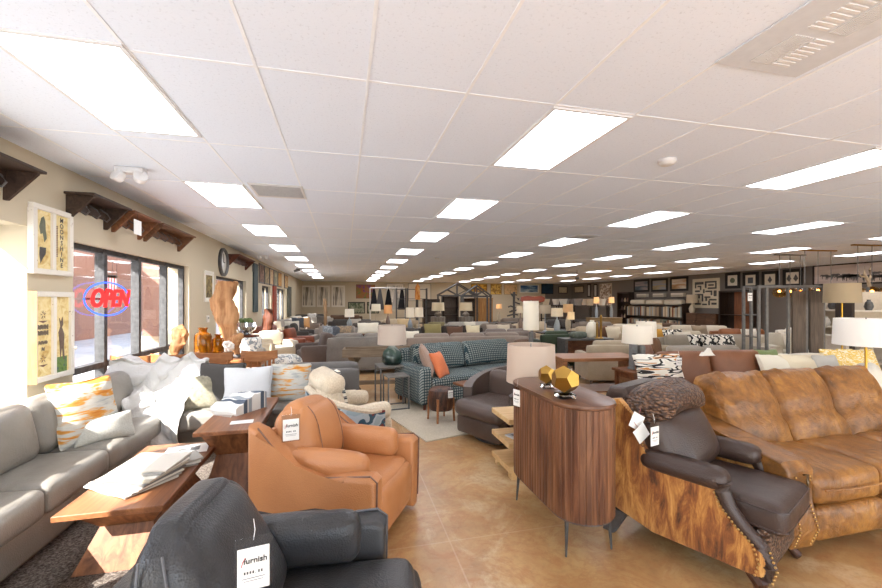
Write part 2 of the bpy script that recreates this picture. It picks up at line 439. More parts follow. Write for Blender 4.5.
p = G(437, 258, CEIL); o = MB().lathe([(.001, 0), (.07, 0), (.06, -.04), (.001, -.045)], n=16).build('smoke_detector', plain('d8d8d8')); tag(o, 'tiny white smoke detector far back above the tree-like curtain display', 'smoke detector', loc=(p.x, p.y, CEIL))
# ---------------- outdoors ----------------
gm = N('paving'); gmm = gm.done(gm.ramp(gm.noise(gm.co(), 1.2, 4), [(.3, 'a8aaac'), (.7, 'c2c4c6')]), .9)
struct('ground', MB().box(-60, WL-.35, -25, 60, -.14, -.04).box(WL-.35, 60, -25, -2.6, -.14, -.04), gmm)  # second slab, behind the camera, is unseen: added to bounce sunlight onto the ceiling
stucco = plain('8a5c48', .95, 0, .5, 50)
def extth(name, lab, cat, parts):
    t = thing(name, lab, cat, (0, 0, -.04))
    for nm, mb, m in parts: mb.build(nm, m, t)
    return t
py0 = 6.9
extth('stucco_column', 'reddish brown stucco column outside the left half of the four-pane window', 'column', [('shaft', MB().box(-5.6, -4.9, 7.3, 8.0, .9, 3.4), stucco), ('stone_base', MB().box(-5.7, -4.8, 7.2, 8.1, 0, .9, .03), plain('b79c7c', .95, 0, .8, 12))])
extth('stucco_column', 'brown stucco column outside the right end of the four-pane window', 'column', [('shaft', MB().box(-4.35, -3.75, 10.2, 10.9, .9, 3.4), stucco), ('stone_base', MB().box(-4.45, -3.65, 10.1, 11, 0, .9, .03), plain('b79c7c', .95, 0, .8, 12))])
extth('porch_beam', 'brown stucco porch beam seen at the top of the four-pane window', 'beam', [('beam', MB().box(-5.5, -5.0, 5.2, 30, 2.2, 3.0), stucco)])
extth('arcade_building', 'brown stucco storefront with dark windows across the walkway outside', 'building', [('wall', MB().box(-12, -11, 3, 34, 0, 3.6), stucco), ('roof', MB().box(-12.3, -10.2, 2.6, 34.4, 3.6, 4.0), plain('6e4a3a', .9))]+[('shop_window', MB().box(-11.02, -10.9, q, q+1.9, .5, 2.5), plain('39424a', .25)) for q in (5, 8, 11, 14, 17)]+[('white_post', MB().box(-10.6, -10.4, q, q+.2, 0, 3.6), plain('d8d4cc')) for q in (4.2, 10.3, 16.4)])
extth('far_building', 'pale grey shopfront building across the parking lot', 'building', [('wall', MB().box(-26, -24, 6, 40, 0, 4.2), plain('aeb4b6', .9)), ('roof', MB().box(-26.4, -23.4, 5.6, 40.4, 4.2, 4.9), plain('8c6a58', .9)), ('shop_window', MB().box(-24.02, -23.9, 18, 24, .5, 3), plain('3a444a', .2)), ('door', MB().box(-24.02, -23.9, 27, 28.5, 0, 2.6), plain('46525c', .3))])
t = thing('hedge', 'low clipped green hedge beyond the paving outside', 'hedge', (-14, 16, -.04))
hm = MB()
for k in range(60): hm.ball((rnd.uniform(-.5, .5), -8+k*.3, .35+rnd.uniform(-.1, .15)), rnd.uniform(.3, .45), n=8)
hm.build('foliage', abstract(('24401c', '4a7030', '7f9a52'), (5, 5, 5)), t)
# patio chairs outside
t = thing('patio_table', 'pale round patio table outside the four-pane window', 'table', (-5.6, 9.2, -.04))
MB().lathe([(.001, .74), (.5, .74), (.5, .78), (.001, .78)]).build('tabletop', plain('c9b79c', .6), t); MB().cyl((0, 0, 0), (0, 0, .74), .05).lathe([(.3, 0), (.3, .03), (.001, .04)]).build('pedestal', bronze, t)
# ---------------- left wall decor ----------------
def wallthing(name, lab, cat, wall, u, z, group=None):
    if wall == 'L': return thing(name, lab, cat, (WL, u, z), PI/2, group)
    if wall == 'B': return thing(name, lab, cat, (u, WB, z), 0, group)
    return thing(name, lab, cat, (WR, u, z), -PI/2, group)
def wallbox(wall, x0, y0, x1, y1):
    if wall == 'L':
        a, b = onL(x0), onL(x1); u = (a+b)/2; d = dep(WL, u); xm = HX+F*(WL*tc-u*ts)/d
    elif wall == 'R':
        a, b = onL(x0, WR), onL(x1, WR); u = (a+b)/2; d = dep(WR, u)
    else:
        a, b = onB(x0), onB(x1); u = (a+b)/2; d = dep(u, WB)
    return u, abs(b-a), Hz(y0, d), Hz(y1, d)
BD = .034
def picture(wall, box, lab, artm, fr='2a2420', fw=.04, mat=None, name='framed_picture', cat='picture', group=None, depth=.03, artname='print', fmat=None):
    u, w_, zt, zb = wallbox(wall, *box); h = zt-zb
    t = wallthing(name, lab, cat, wall, u, (zt+zb)/2, group); y1 = -.001-(BD-.002 if wall == 'B' and u > xs else 0); y0 = y1-depth
    if fw:
        f = MB()
        f.box(-w_/2, w_/2, y0, y1, h/2-fw, h/2, .004, 1).box(-w_/2, w_/2, y0, y1, -h/2, -h/2+fw, .004, 1)
        f.box(-w_/2, -w_/2+fw, y0, y1, -h/2+fw, h/2-fw).box(w_/2-fw, w_/2, y0, y1, -h/2+fw, h/2-fw)
        f.build('frame', fmat or wood(fr, fr, 'x', 1, .5), t)
    iw, ih = w_/2-fw, h/2-fw
    if mat:
        MB().box(-iw, iw, y0+.012, y1, -ih, ih).build('mat_board', plain('efe9dc', .8), t); iw -= mat; ih -= mat
    MB().box(-iw, iw, y0+.008 if fw else y0, y1-.001, -ih, ih).build(artname, artm, t)
    return t, w_, h, y0+.008 if fw else y0
cream = plain('e9d9a8', .8)
chip = N('chipped_white_paint'); cv = chip.co(); chip = chip.done(chip.mix(chip.ramp(chip.noise(cv, 16, 6, .75), [(.62, '000000'), (.68, 'ffffff')]), 'e6e1d6', '8a6a4c'), .8)
blk = plain('2c2620', .8); redb = plain('6b3a26', .8)
old = abstract(('c9a560', 'e8d49a', 'f0e2b4'), (4, 4, 4), 3)
# upper window-sash art: MOONSHINE
u, w_, zt, zb = wallbox('L', 27, 205, 68, 272)
zt = 2.54; zb = 1.9
def sash(box, zt, zb, lab, texts, side):
    u, w_, _, _ = wallbox('L', *box); h = zt-zb
    t = wallthing('window_sash_art', lab, 'wall art', 'L', u, (zt+zb)/2); fw = .05
    f = MB(); f.box(-w_/2, w_/2, -.05, -.001, h/2-fw, h/2, .005, 1).box(-w_/2, w_/2, -.05, -.001, -h/2, -h/2+fw, .005, 1)
    for a, b in ((-w_/2, -w_/2+fw), (w_/2-fw, w_/2), (-.02, .02)): f.box(a, b, -.048, -.001, -h/2+fw, h/2-fw)
    f.build('frame', chip, t)
    for a, b in ((-w_/2+fw, -.02), (.02, w_/2-fw)): MB().box(a, b, -.025, -.002, -h/2+fw, h/2-fw).build('printed_panel', old, t)
    if side: MB().box(-w_/2-.004, -w_/2, -.075, -.001, -h/2, h/2).build('side_board', wood('b98a58', '8a5f36', 'z'), t)
    return t, w_, h
t, w_, h = sash((27, 205, 68, 272), zt, zb, 'small chipped white window sash with MOONSHINE lettering on old yellow panels', None, False)
cxr = (w_/2-.05+.02)/2; lh = (h-.13)/9.2
for k, ch in enumerate('MOONSHINE'):
    text(ch, lh*1.15, 'lettering', blk, t, (cxr+.01, -.027, h/2-.07-lh*(k+.5)), bold=.001)
b_ = MB()
for q in range(18): b_.box(cxr-.062, cxr-.045, -.0272, -.0255, .15-q*.017, .162-q*.017)
b_.build('faded_small_print', redb, t)
# figure of a bent old tree/raccoon silhouette, plain generic shapes
MB().at(-cxr, -.027, 0).prism([(-.03, .05), (-.045, .12), (-.02, .2), (.01, .22), (.03, .18), (.035, .1), (.05, .02), (.02, -.02), (.0, .06)], 'y', 0, .004).build('silhouette', plain('5a6048', .8), t)
MB().at(-cxr, -.027, -.12).prism([(-.04, .05), (.04, .05), (.035, -.01), (.0, -.05), (-.03, -.1), (-.045, -.02)], 'y', 0, .004).build('silhouette', blk, t)
t, w_, h = sash((27, 290, 69, 385), 1.74, .9, 'larger chipped white window sash with brown scrollwork, worn print and a deer figure', None, True)
cxl = -(w_/2-.05+.02)/2
for zc in (.2, -.21):
    f = MB()
    for q in range(5):
        f.at(cxl, -.027, zc).prism([(.035*math.cos(R(72*q+s)) * rr, .035*math.sin(R(72*q+s))*rr) for s, rr in ((0, .3), (20, 1.2), (36, .6), (52, 1.2))], 'y', 0, .004)
    f.at(cxl, -.027, zc).prism([(-.06, -.055), (.06, -.055), (.0, -.075)], 'y', 0, .004); f.build('scroll_motif', redb, t)
for z0, z1, hw_, nq in ((.065, .11, .07, 13), (.01, .055, .07, 13), (-.075, -.04, .06, 11), (-.135, -.1, .02, 4)):
    b_ = MB()
    for q in range(nq): b_.box(cxl-hw_+q*2*hw_/nq, cxl-hw_+(q+.62)*2*hw_/nq, -.0272, -.0255, z0+(.006 if q % 3 == 1 else 0), z1-(.008 if q % 4 == 2 else 0))
    b_.build('worn_print_line', plain('5a4a3a', .8), t)
MB().box(-cxl-.075, -cxl+.075, -.028, -.024, -h/2+.05, -h/2+.2).build('printed_meadow', abstract(('4c6b34', '6f8a4a', '3d4f66'), (6, 6, 6)), t)
MB().at(-cxl, -.029, -.08).prism([(-.02, -.16), (-.03, .0), (-.045, .1), (-.02, .16), (-.035, .24), (-.01, .2), (.01, .25), (.02, .18), (.0, .15), (.035, .08), (.03, -.05), (.04, -.17), (.02, -.17), (.005, -.03)], 'y', 0, .004).build('deer_silhouette', plain('5d4330', .8), t)
# bracket shelves with iron hooks
def bracket(a, b, lab, c1, c2, dp=.24, hh=.27, hooks=3, z=2.76):
    ya, yb = onL(a, WL+dp/2), onL(b, WL+dp/2); u = (ya+yb)/2; w_ = yb-ya-.1
    t = wallthing('bracket_shelf', lab, 'shelf', 'L', u, z, 'hooked bracket shelves above the windows'); wm = wood(c1, c2, 'x', 1, .6)
    MB().box(-w_/2-.03, w_/2+.03, -dp-.03, -.001, -.025, 0, .004, 1).build('shelf_board', wm, t)
    for s_ in (-1, 1):
        x = s_*(w_/2-.02); MB().prism([(-.001, -.026), (-dp, -.026), (-dp, -.04), (-.03, -hh), (-.001, -hh)], 'x', x-.015, x+.015).build('bracket', wm, t)
    MB().box(-w_/2+.04, w_/2-.04, -.025, -.002, -.16, -.026).build('back_board', wm, t)
    for k in range(hooks):
        x = (k-(hooks-1)/2)*w_/(hooks+.6); MB().tube([(x, -.03, -.06), (x, -.1, -.11), (x, -.13, -.16), (x+.01, -.09, -.2), (x+.01, -.05, -.17)], .008, 6).build('hook', plain('3a3634', .4), t)
    return t
bracket(76, 119, 'dark stained bracket shelf with hooks above the four-pane window', '4c3a2d', '2b201a')
bracket(120, 150, 'orange-brown bracket shelf, middle one above the four-pane window', '8a5a38', '5a3720')
bracket(151, 187, 'long brown bracket shelf, right of three above the four-pane window', '7d5638', '4d3220', hooks=4)
bracket(-90, 28, 'dark bracket shelf cut off by the left edge of the picture', '4a382d', '2a1f19')
bracket(233, 250, 'reddish bracket shelf with hooks above the glass door', '6e3a24', '43210f', hooks=4, z=2.8)
t = wallthing('price_tag', 'white paper tag hanging under the middle bracket shelf', 'tag', 'L', onL(137, WL+.26), 2.56); MB().box(-.09, .09, -.27, -.265, -.09, .09).build('card', plain('f2f0ea'), t); MB().cyl((0, -.267, .09), (0, -.267, .175), .002, n=5).build('string', blk, t)
# OPEN sign
xg = WL-.05; ya, yb = onL(84, xg), onL(129, xg); yc = (ya+yb)/2; wd = yb-ya; zc = Hz(299, dep(xg, yc))
t = thing('neon_sign', 'red OPEN neon sign with blue oval hanging in the window', 'sign', (xg, yc, zc), PI/2)
text('OPEN', .3, 'red_lettering', emit('ff2a2a', 2.2), t, (0, -.02, 0), bold=.008, shear=.25, sx=wd/.9, depth=.008)
MB().tube([(wd*.5*math.cos(a_*PI/20), 0, .2*math.sin(a_*PI/20)) for a_ in range(40)], .009, 6, True).build('blue_oval', emit('3a5cff', 2.5), t)
MB().box(-wd*.5, wd*.5, .008, .016, -.012, .012).cyl((-.2, .01, 0), (-.2, .01, 2.28-zc-.06), .002).cyl((.2, .01, 0), (.2, .01, 2.28-zc-.06), .002).build('backing_bar', plain('222222'), t)
t = thing('striped_banner', 'small red and white striped flag hanging outside the window', 'flag', (-5.0, 10.35, 1.8), PI/2)
MB().box(-.2, .2, 0, .01, 0, .42).build('cloth', stripes('f4f0ec', 'c8303c', 'c8303c', 0, 9), t); MB().cyl((-.22, 0, .42), (.22, 0, .42), .012).cyl((0, 0, .42), (0, 0, .75), .006).build('rod', bronze, t)
# clock / mirror, portrait, thermostats
u, w_, zt, zb = wallbox('L', 216, 246, 228, 272)
t = wallthing('wall_clock', 'round dark-rimmed wall clock above the glass door', 'clock', 'L', u, 2.55)
rr = .33
MB().at(0, 0, 0, R(90)).lathe([(rr-.07, 0), (rr, 0), (rr, .05), (rr-.03, .07), (rr-.07, .04)], n=40, close=True).build('rim', plain('241d19', .5), t)
MB().at(0, 0, 0, R(90)).lathe([(.001, .002), (rr-.06, .002), (rr-.06, .02), (.001, .022)], n=40).build('dial', plain('b9b2a4', .3), t)
MB().box(-.008, .008, -.03, -.024, 0, .2).box(0, .14, -.03, -.024, -.008, .008).build('hands', blk, t)
picture('L', (203.5, 271, 212.5, 302), 'small white-framed portrait print beside the glass door', abstract(('2b2a24', '8e7c52', 'c2a868'), (6, 6, 6)), 'e8e2d4', .05, .04, fmat=chip)
u = onL(207); t = wallthing('thermostat', 'small white thermostat under the portrait print', 'thermostat', 'L', u, 1.28); MB().box(-.06, .06, -.03, -.001, -.07, .07, .006).build('housing', plain('ece8de'), t); MB().box(-.03, .03, -.033, -.03, 0, .04).build('display', plain('9aa39a', .2), t)
u = onL(253); t = wallthing('exit_plaque', 'small dark plaque high beside the red-brown bracket shelf', 'plaque', 'L', u, 2.65); MB().box(-.15, .15, -.02, -.001, -.1, .1).build('board', plain('3a352e'), t)
cols3 = [('3a2f2a', '7c5a4a', 'b59a80'), ('4f4a3e', '8d7a5c', 'c4b08a'), ('9a6a4a', 'd0b48c', '5a3e2c'), ('3f4a44', '8a8a72', 'd0c4a0'), ('8c5a2e', 'c99a58', '5a3a20'), ('dcc48e', 'a8742e', 'f0e0b8')]
for k, (a, b) in enumerate(((258.5, 263.2), (264, 268.4), (269.2, 272.6), (273.4, 276.4), (277.4, 281), (284, 287.5))):
    u, w_, _, _ = wallbox('L', a, 0, b, 0)
    t = wallthing('framed_picture', ['rose-brown framed print, nearest in the high row past the glass door', 'second print in the high row past the glass door', 'third print, light brown, in the high row past the door', 'fourth print, grey green, in the high row past the door', 'fifth print, ochre, in the high row past the door', 'small golden print, last in the high row by the back corner'][k], 'picture', 'L', u, 2.58, 'prints high on the window wall')
    MB().box(-w_/2, w_/2, -.03, -.001, -.33, .33, .004, 1).build('frame', plain('3a2c22'), t); MB().box(-w_/2+.05, w_/2-.05, -.034, -.03, -.28, .28).build('print', abstract(cols3[k], (3, 3, 3), 2, seed=float(k)), t)
for k, (a, b, zt, c, lab) in enumerate(((252.5, 256.5, 2.8, ('2f3a40', '4c5a5c', '3a3028'), 'tall narrow blue-grey wood panel on the wall by the door'), (272.3, 275.5, 2.25, ('3c5a4a', 'a04030', '6a3a2a'), 'tall narrow red and green wall panel between the far windows'), (287, 290.5, 2.35, ('707468', '4a4c44', '9a9a88'), 'tall grey wall panel next to the back corner'))):
    u, w_, _, _ = wallbox('L', a, 0, b, 0); t = wallthing('wall_panel', lab, 'wall art', 'L', u, zt-.75); MB().box(-w_/2, w_/2, -.05, -.001, -.75, .75).build('painted_boards', abstract(c, (2, 2, .6), 3, seed=k*3.0), t); MB().box(-w_/2-.01, w_/2+.01, -.055, -.001, .75, .78).build('cap', blk, t)
# ================= generic furniture =================
def legs(t, xs, ys, z1, r0, r1, m, splay=0, name='leg', sq=False):
    for x in xs:
        for y in ys:
            b_ = MB(); sx = (1 if x > 0 else -1)*splay; sy = (1 if y > 0 else -1)*splay
            if sq: b_.box(x-r0, x+r0, y-r0, y+r0, 0, z1, .003, 1)
            else: b_.cyl((x+sx, y+sy, 0), (x, y, z1), r1, r0, 10)
            b_.build(name, m, t)
def sofa(x, y, rz, w, m, lab, d=.95, h=.85, n=2, arms=(1, 1), armw=.18, armh=.6, sh=.44, leg=None, group=None, cat='sofa', name='sofa', lowres=True, cush=None, backh=None, m2=None, roll=False):
    t = thing(name, lab, cat, (x, y, 0), rz, group); k = 5 if lowres else 9; lm = leg or plain('3a281c', .5); m2 = m2 or m
    lz = .1; x0 = -w/2+(armw if arms[0] else 0); x1 = w/2-(armw if arms[1] else 0)
    MB().box(-w/2+.02, w/2-.02, -d/2+.04, d/2-.02, lz, sh-.14, .03, 2).build('base', m, t)
    MB().soft((0, d/2-.1, (lz+h-.06)/2), (w-.02, .18, h-.06-lz), .06, (.0, .1, .0), k).build('back_frame', m, t)
    for s_, a in ((-1, arms[0]), (1, arms[1])):
        if a:
            ax = s_*(w/2-armw/2); b_ = MB(); b_.soft((ax, -.02, (lz+armh)/2), (armw, d-.1, armh-lz), .05, (.06, 0, 0), k)
            if roll: b_.cyl((ax+s_*.02, -d/2+.02, armh-.02), (ax+s_*.02, d/2-.1, armh-.02), .1, n=14)
            b_.build('arm', m, t)
    cw = (x1-x0)/n
    for i in range(n):
        c = x0+cw*(i+.5)
        MB().soft((c, -.08, sh-.06), (cw-.012, d-.24, .17), .05, (0, 0, .14), k).build('seat_cushion', m, t)
        MB().at(c, d/2-.27, sh+(h-sh)/2+.0, R(-10)).soft((0, 0, .02), (cw-.02, .2, h-sh-.02), .07, (0, .35, .03), k, .006, 5, seed=i).build('back_cushion', m2, t)
    for lx in (-w/2+.1, w/2-.1):
        for ly in (-d/2+.1, d/2-.1): MB().cyl((lx, ly, 0), (lx, ly, lz+.02), .02, .03, 8).build('foot', lm, t)
    return t
def pillow(x, y, z, rz, w, h, m, lab, tilt=15, t_=.16, cat='pillow', ry=0, name='throw_pillow', group=None):
    o = MB().at(0, 0, h/2*math.cos(R(tilt)), R(-tilt), R(ry)).pillow((0, 0, 0), w, h, t_).build(name, m); o.location = (x, y, z); o.rotation_euler = (0, 0, rz)
    return tag(o, lab, cat, group)
def shade(t, z0, z1, r0, r1=None, m=None, name='lamp_shade', n=32):
    r1 = r1 or r0
    MB().lathe([(r0, z0), (r1, z1), (r1-.006, z1), (r0-.006, z0)], n=n, close=True).build(name, m or shade_mat(), t)
    b_ = MB(); zz_ = z1-.03
    for a_ in (0, 120, 240): b_.cyl((0, 0, zz_), ((r1-.005)*math.cos(R(a_)), (r1-.005)*math.sin(R(a_)), zz_), .002, n=5)
    b_.cyl((0, 0, zz_-.01), (0, 0, z1+.01), .006, n=8).build('shade_spider', metal('9a9a9a'), t)
def lamp(px, d, ybase, ysh0, ysh1, wpx, lab, basem, zb=None, prof='urn', shm=None, taper=.92, name='table_lamp', zbase=None, group=None, bulb=0):
    p = D(px, d); zb = zbase if zbase is not None else Hz(ybase, d); z0 = Hz(ysh0, d)-zb; z1 = Hz(ysh1, d)-zb; r = wpx/2*d/F
    t = thing(name, lab, 'lamp', (p.x, p.y, zb), 0, group)
    bh = z0+.02
    P = {'urn': [(.001, 0), (.3, 0), (.32, .04), (.5, .25), (.55, .5), (.4, .75), (.15, .85), (.1, .9), (.1, 1)],
         'stick': [(.001, 0), (.5, 0), (.5, .04), (.1, .08), (.08, 1)],
         'block': [(.001, 0), (.3, 0), (.3, .8), (.08, .84), (.08, 1)],
         'gourd': [(.001, 0), (.3, 0), (.45, .2), (.3, .45), (.2, .55), (.3, .7), (.15, .85), (.08, 1)]}[prof]
    MB().lathe([(a*r if a > .01 else .001, b*bh) for a, b in P], n=24).build('lamp_base', basem, t)
    MB().cyl((0, 0, bh-.01), (0, 0, z1-.02), .008, n=8).build('stem', metal('8a8070'), t)
    shade(t, z0, z1, r, r*taper, shm or shade_mat())
    if bulb:
        MB().ball((0, 0, (z0+z1)/2), .035).build('bulb', emit('ffca80', bulb), t)
    return t, zb
def table(x, y, rz, w, d, h, m, lab, name='side_table', cat='table', style='legs', th=.035, lm=None, group=None, shelf=0):
    t = thing(name, lab, cat, (x, y, 0), rz, group); lm = lm or m
    MB().box(-w/2, w/2, -d/2, d/2, h-th, h, .005, 1).build('tabletop', m, t)
    if style == 'legs':
        legs(t, (-w/2+.05, w/2-.05), (-d/2+.05, d/2-.05), h-th, .022, .02, lm, sq=True)
        MB().box(-w/2+.06, w/2-.06, -d/2+.04, d/2-.04, h-th-.08, h-th-.001).build('apron', m, t)
    elif style == 'panel':
        for s_ in (-1, 1): MB().box(s_*(w/2-.05)-.03, s_*(w/2-.05)+.03, -d/2+.03, d/2-.03, 0, h-th, .004, 1).build('side_panel', lm, t)
    elif style == 'ped':
        MB().lathe([(.001, 0), (min(w, d)*.35, 0), (min(w, d)*.35, .03), (.04, .06), (.035, h-th)], n=20).build('pedestal', lm, t)
    elif style == 'cab':
        MB().box(-w/2+.02, w/2-.02, -d/2+.02, d/2-.02, .12, h-th).build('body', m, t)
        nd = max(2, round(w/.5))
        for i in range(nd):
            a = -w/2+.03+i*(w-.06)/nd; dr_ = MB().box(a+.005, a+(w-.06)/nd-.005, -d/2+.0, -d/2+.02, .14, h-th-.02, .003, 1).build('door', lm, t)
            MB().cyl((a+(w-.06)/nd*(.85 if i % 2 == 0 else .15), -d/2-.025, h*.6), (a+(w-.06)/nd*(.85 if i % 2 == 0 else .15), -d/2, h*.6), .012, n=8).build('knob', metal('8a7040'), dr_)
        legs(t, (-w/2+.08, w/2-.08), (-d/2+.06, d/2-.06), .13, .025, .015, lm)
    if shelf: MB().box(-w/2+.06, w/2-.06, -d/2+.04, d/2-.04, shelf-.02, shelf).build('shelf', m, t)
    return t
def pricetag(x, y, z, rz, lab, w=.1, h=.15, tilt=0, big=True, price='$1,999'):
    t = thing('price_tag', lab, 'price tag', (x, y, z), rz); t.rotation_euler = (tilt, 0, rz)
    MB().box(-w/2, w/2, -.0025, 0, -h/2, h/2, .001, 1).build('card', plain('f4f2ee', .4), t)
    MB().box(-w/2-.008, w/2+.008, 0, .001, -h/2-.008, h/2+.03).build('plastic_sleeve', glass('eef2f6', .05), t)
    text('furnish', w*.27, 'shop_lettering', plain('1a1a1c'), t, (w*.06, -.0035, h*.2), bold=w*.006)
    MB().tube([(-w*.38, -.0035, h*.08), (-w*.33, -.0035, h*.2), (-w*.25, -.0035, h*.3)], w*.014, 5).build('red_stroke', plain('c82a34'), t)
    pb = MB()
    for q in range(7): pb.box(-w*.3+q*w*.088, -w*.3+q*w*.088+w*(.055 if q != 4 else .02), -.0032, -.0026, -h*.11, -h*.045 if q != 4 else -h*.095)
    pb.build('price_line', plain('2a2a2c'), t)
    text('Dallas Chair\nleather', w*.09, 'small_print', plain('55555a'), t, (0, -.0035, -h*.26)) if False else MB().box(-w*.35, w*.35, -.003, -.0026, -h*.22, -h*.2).box(-w*.3, w*.3, -.003, -.0026, -h*.28, -h*.265).build('small_print', plain('77777c'), t)
    MB().tube([(0, .002, h/2+.02), (.004, .006, h/2+.05), (0, .012, h/2+.08)], .0015, 5).build('string', plain('d8d8d8'), t)
    return t
# ================= foreground left =================
gleather = leather('98938a', '6c675f', .33, 1.6, .7, .6)
def sectional():
    t = thing('sectional_sofa', 'pale grey leather L-shaped sectional sofa under the window', 'sofa', (0, 0, 0))
    xb, xf = -2.6, -1.84
    MB().box(xb, xf-.04, .9, 5.45, .05, .29, .03, 3).box(xf-.08, -.55, 4.78, 5.45, .05, .29, .03, 3).build('base', gleather, t)
    MB().soft((xb+.06, 3.1, .42), (.14, 4.6, .74), .06, (0, 0, 0), 8).soft((-1.55, 5.44, .36), (2.2, .16, .64), .06, (0, 0, 0), 8).build('back_frame', gleather, t)
    for a, b in ((.95, 1.65), (1.65, 2.36), (2.36, 3.06), (3.06, 3.76), (3.76, 4.72)):
        MB().soft(((xb+xf)/2+.09, (a+b)/2, .375), (xf-xb-.14, b-a-.008, .2), .055, (.03, 0, .12), 10, .005, 4, seed=a).build('seat_cushion', gleather, t)
    for a, b in ((xb+.15, -1.84), (-1.84, -1.2), (-1.2, -.58)):
        MB().soft(((a+b)/2, 5.03, .375), (b-a-.008, .72, .2), .055, (0, .0, .12), 10, .005, 4, seed=a+9).build('seat_cushion', gleather, t)
    for a, b in ((.95, 1.45), (1.45, 2.2), (2.2, 2.95), (2.95, 3.68), (3.68, 4.4), (4.4, 5.1)):
        MB().at(xb+.26, (a+b)/2, .67, 0, R(-13)).soft((0, 0, 0), (.2, b-a-.01, .44), .085, (.45, .02, .05), 12, .008, 4, seed=a).build('back_cushion', gleather, t)
    for a, b in ((-2.35, -1.75), (-1.75, -1.15), (-1.15, -.58)):
        MB().at((a+b)/2, 5.24, .62, R(-13)).soft((0, 0, 0), (b-a-.01, .2, .38), .085, (.0, .45, .05), 12, .008, 4, seed=a+3).build('back_cushion', gleather, t)
    for x, y in ((xb+.1, 1), (xf-.1, 1), (-.65, 5.4), (-.65, 4.85)): MB().cyl((x, y, 0), (x, y, .06), .03).build('foot', plain('2a2420'), t)
sectional()
# shag rug
rg = N('shag_rug'); v_ = rg.co(); f_ = rg.noise(v_, 60, 4, .8); rg.bump(f_, 1, .05)
rgm = rg.done(rg.ramp(f_, [(.35, '4a423c'), (.5, '83786e'), (.65, 'b5aba0')]), 1, 0, .1)
o = MB().sheet(lambda a, b, o_: (-1.93+a*1.95, .8+b*4.3, .002+(.018+.01*noise.noise(V((a*40, b*80, 0))) if o_ else 0)), 40, 90, 1).build('shag_rug', rgm); tag(o, 'grey-brown shag area rug under the coffee table', 'rug')
# walnut bow-tie tables
def bowtable(name, x0, x1, y0, y1, h, lab, cat):
    cx, cy = (x0+x1)/2, (y0+y1)/2; t = thing(name, lab, cat, (cx, cy, .022), 0, 'walnut tables with pinched block bases'); w_, l_ = x1-x0, y1-y0; h -= .022
    wm = wood('a06a44', '6a4028', 'y', .8, .35, .09, 'x'); wm2 = wood('a06a44', '5f3822', 'z', .8, .4, .06, 'x')
    MB().box(-w_/2, w_/2, -l_/2, l_/2, h-.035, h, .004, 1).build('tabletop', wm, t)
    b_ = MB(); zw = h*.55; a, b, c = w_*.38, w_*.26, w_*.42; A, B, C = l_*.42, l_*.32, l_*.42
    def fr(z0, z1, p, q):
        vs = [b_.bm.verts.new((sx*p[0], sy*p[1], z0)) for sx, sy in ((-1, -1), (1, -1), (1, 1), (-1, 1))]+[b_.bm.verts.new((sx*q[0], sy*q[1], z1)) for sx, sy in ((-1, -1), (1, -1), (1, 1), (-1, 1))]
        for f in ((3, 2, 1, 0), (4, 5, 6, 7), (0, 1, 5, 4), (1, 2, 6, 5), (2, 3, 7, 6), (3, 0, 4, 7)): b_.bm.faces.new([vs[i] for i in f])
    fr(zw, h-.036, (b, B), (w_*.46, A)); b_.build('upper_block', wm2, t)
    b_ = MB(); fr(0, zw-.001, (c, C), (b, B)); b_.build('lower_block', wm2, t)
    return t
bowtable('coffee_table', -1.61, -1.05, 2.71, 3.86, .43, 'low walnut coffee table with cloth samples on it, in front of the grey sectional', 'table')
bowtable('end_table', -1.17, -.69, 3.55, 4.68, .6, 'taller walnut table with a folded striped throw on it', 'table')
# samples on the coffee table: stack of folded cloth swatches
def swatch(i, x, y, z, rz, w_, l_, c, lab, th=.011, bend=.0):
    o = MB().sheet(lambda a, b, o_: ((a-.5)*w_, (b-.5)*l_, o_*th+.004*math.sin(a*9+i)*1+(bend*max(0, a-.6)**2)), 12, 8, 1)
    o = o.build('cloth_sample', fabric(c, None, 120), None, ang=1.0); tag(o, lab, 'fabric sample', 'fabric samples fanned over the coffee table', (x, y, z), (0, 0, rz)); return o
sc_ = ['c4bfb4', '8f8a82', 'd8d2c6', '6d6a66', 'b8ae9c', 'e4dfd4', '9c9992', 'cfc8bb']
nm_ = ['grey beige', 'mid grey', 'ivory', 'charcoal', 'tan', 'cream', 'silver grey', 'pale stone']
zz_ = .432
for i in range(8):
    swatch(i, -1.38+.012*i, 3.1+.012*i, zz_+.0125*i, R(-35+4*i), .42-.01*i, .34, sc_[i], nm_[i]+' fabric sample in the fanned stack on the coffee table, '+('bottom', 'second from bottom', 'third from bottom', 'fourth from bottom', 'fourth from top', 'third from top', 'second from top', 'top')[i]+' layer')
for i in range(3):
    swatch(i+9, -1.23+.01*i, 3.36, zz_+.0125*i, R(20+6*i), .3, .2, ['8a867e', 'c9c5bc', 'a19d94'][i], ['dark', 'light', 'middle-toned'][i]+' grey sample in the small pile behind the main stack', .014)
o = MB().box(-.15, .15, -.11, .11, 0, .004).build('catalogue_sheet', plain('eceae4', .5)); tag(o, 'white printed sheet at the far end of the coffee table', 'sheet', loc=(-1.25, 3.68, .4315), rot=(0, 0, .2))
q = MB().box(-.06, .0, -.03, .03, .0041, .0046).box(.02, .09, -.05, .05, .0041, .0046).build('printed_photo', plain('4a4a48'), o)
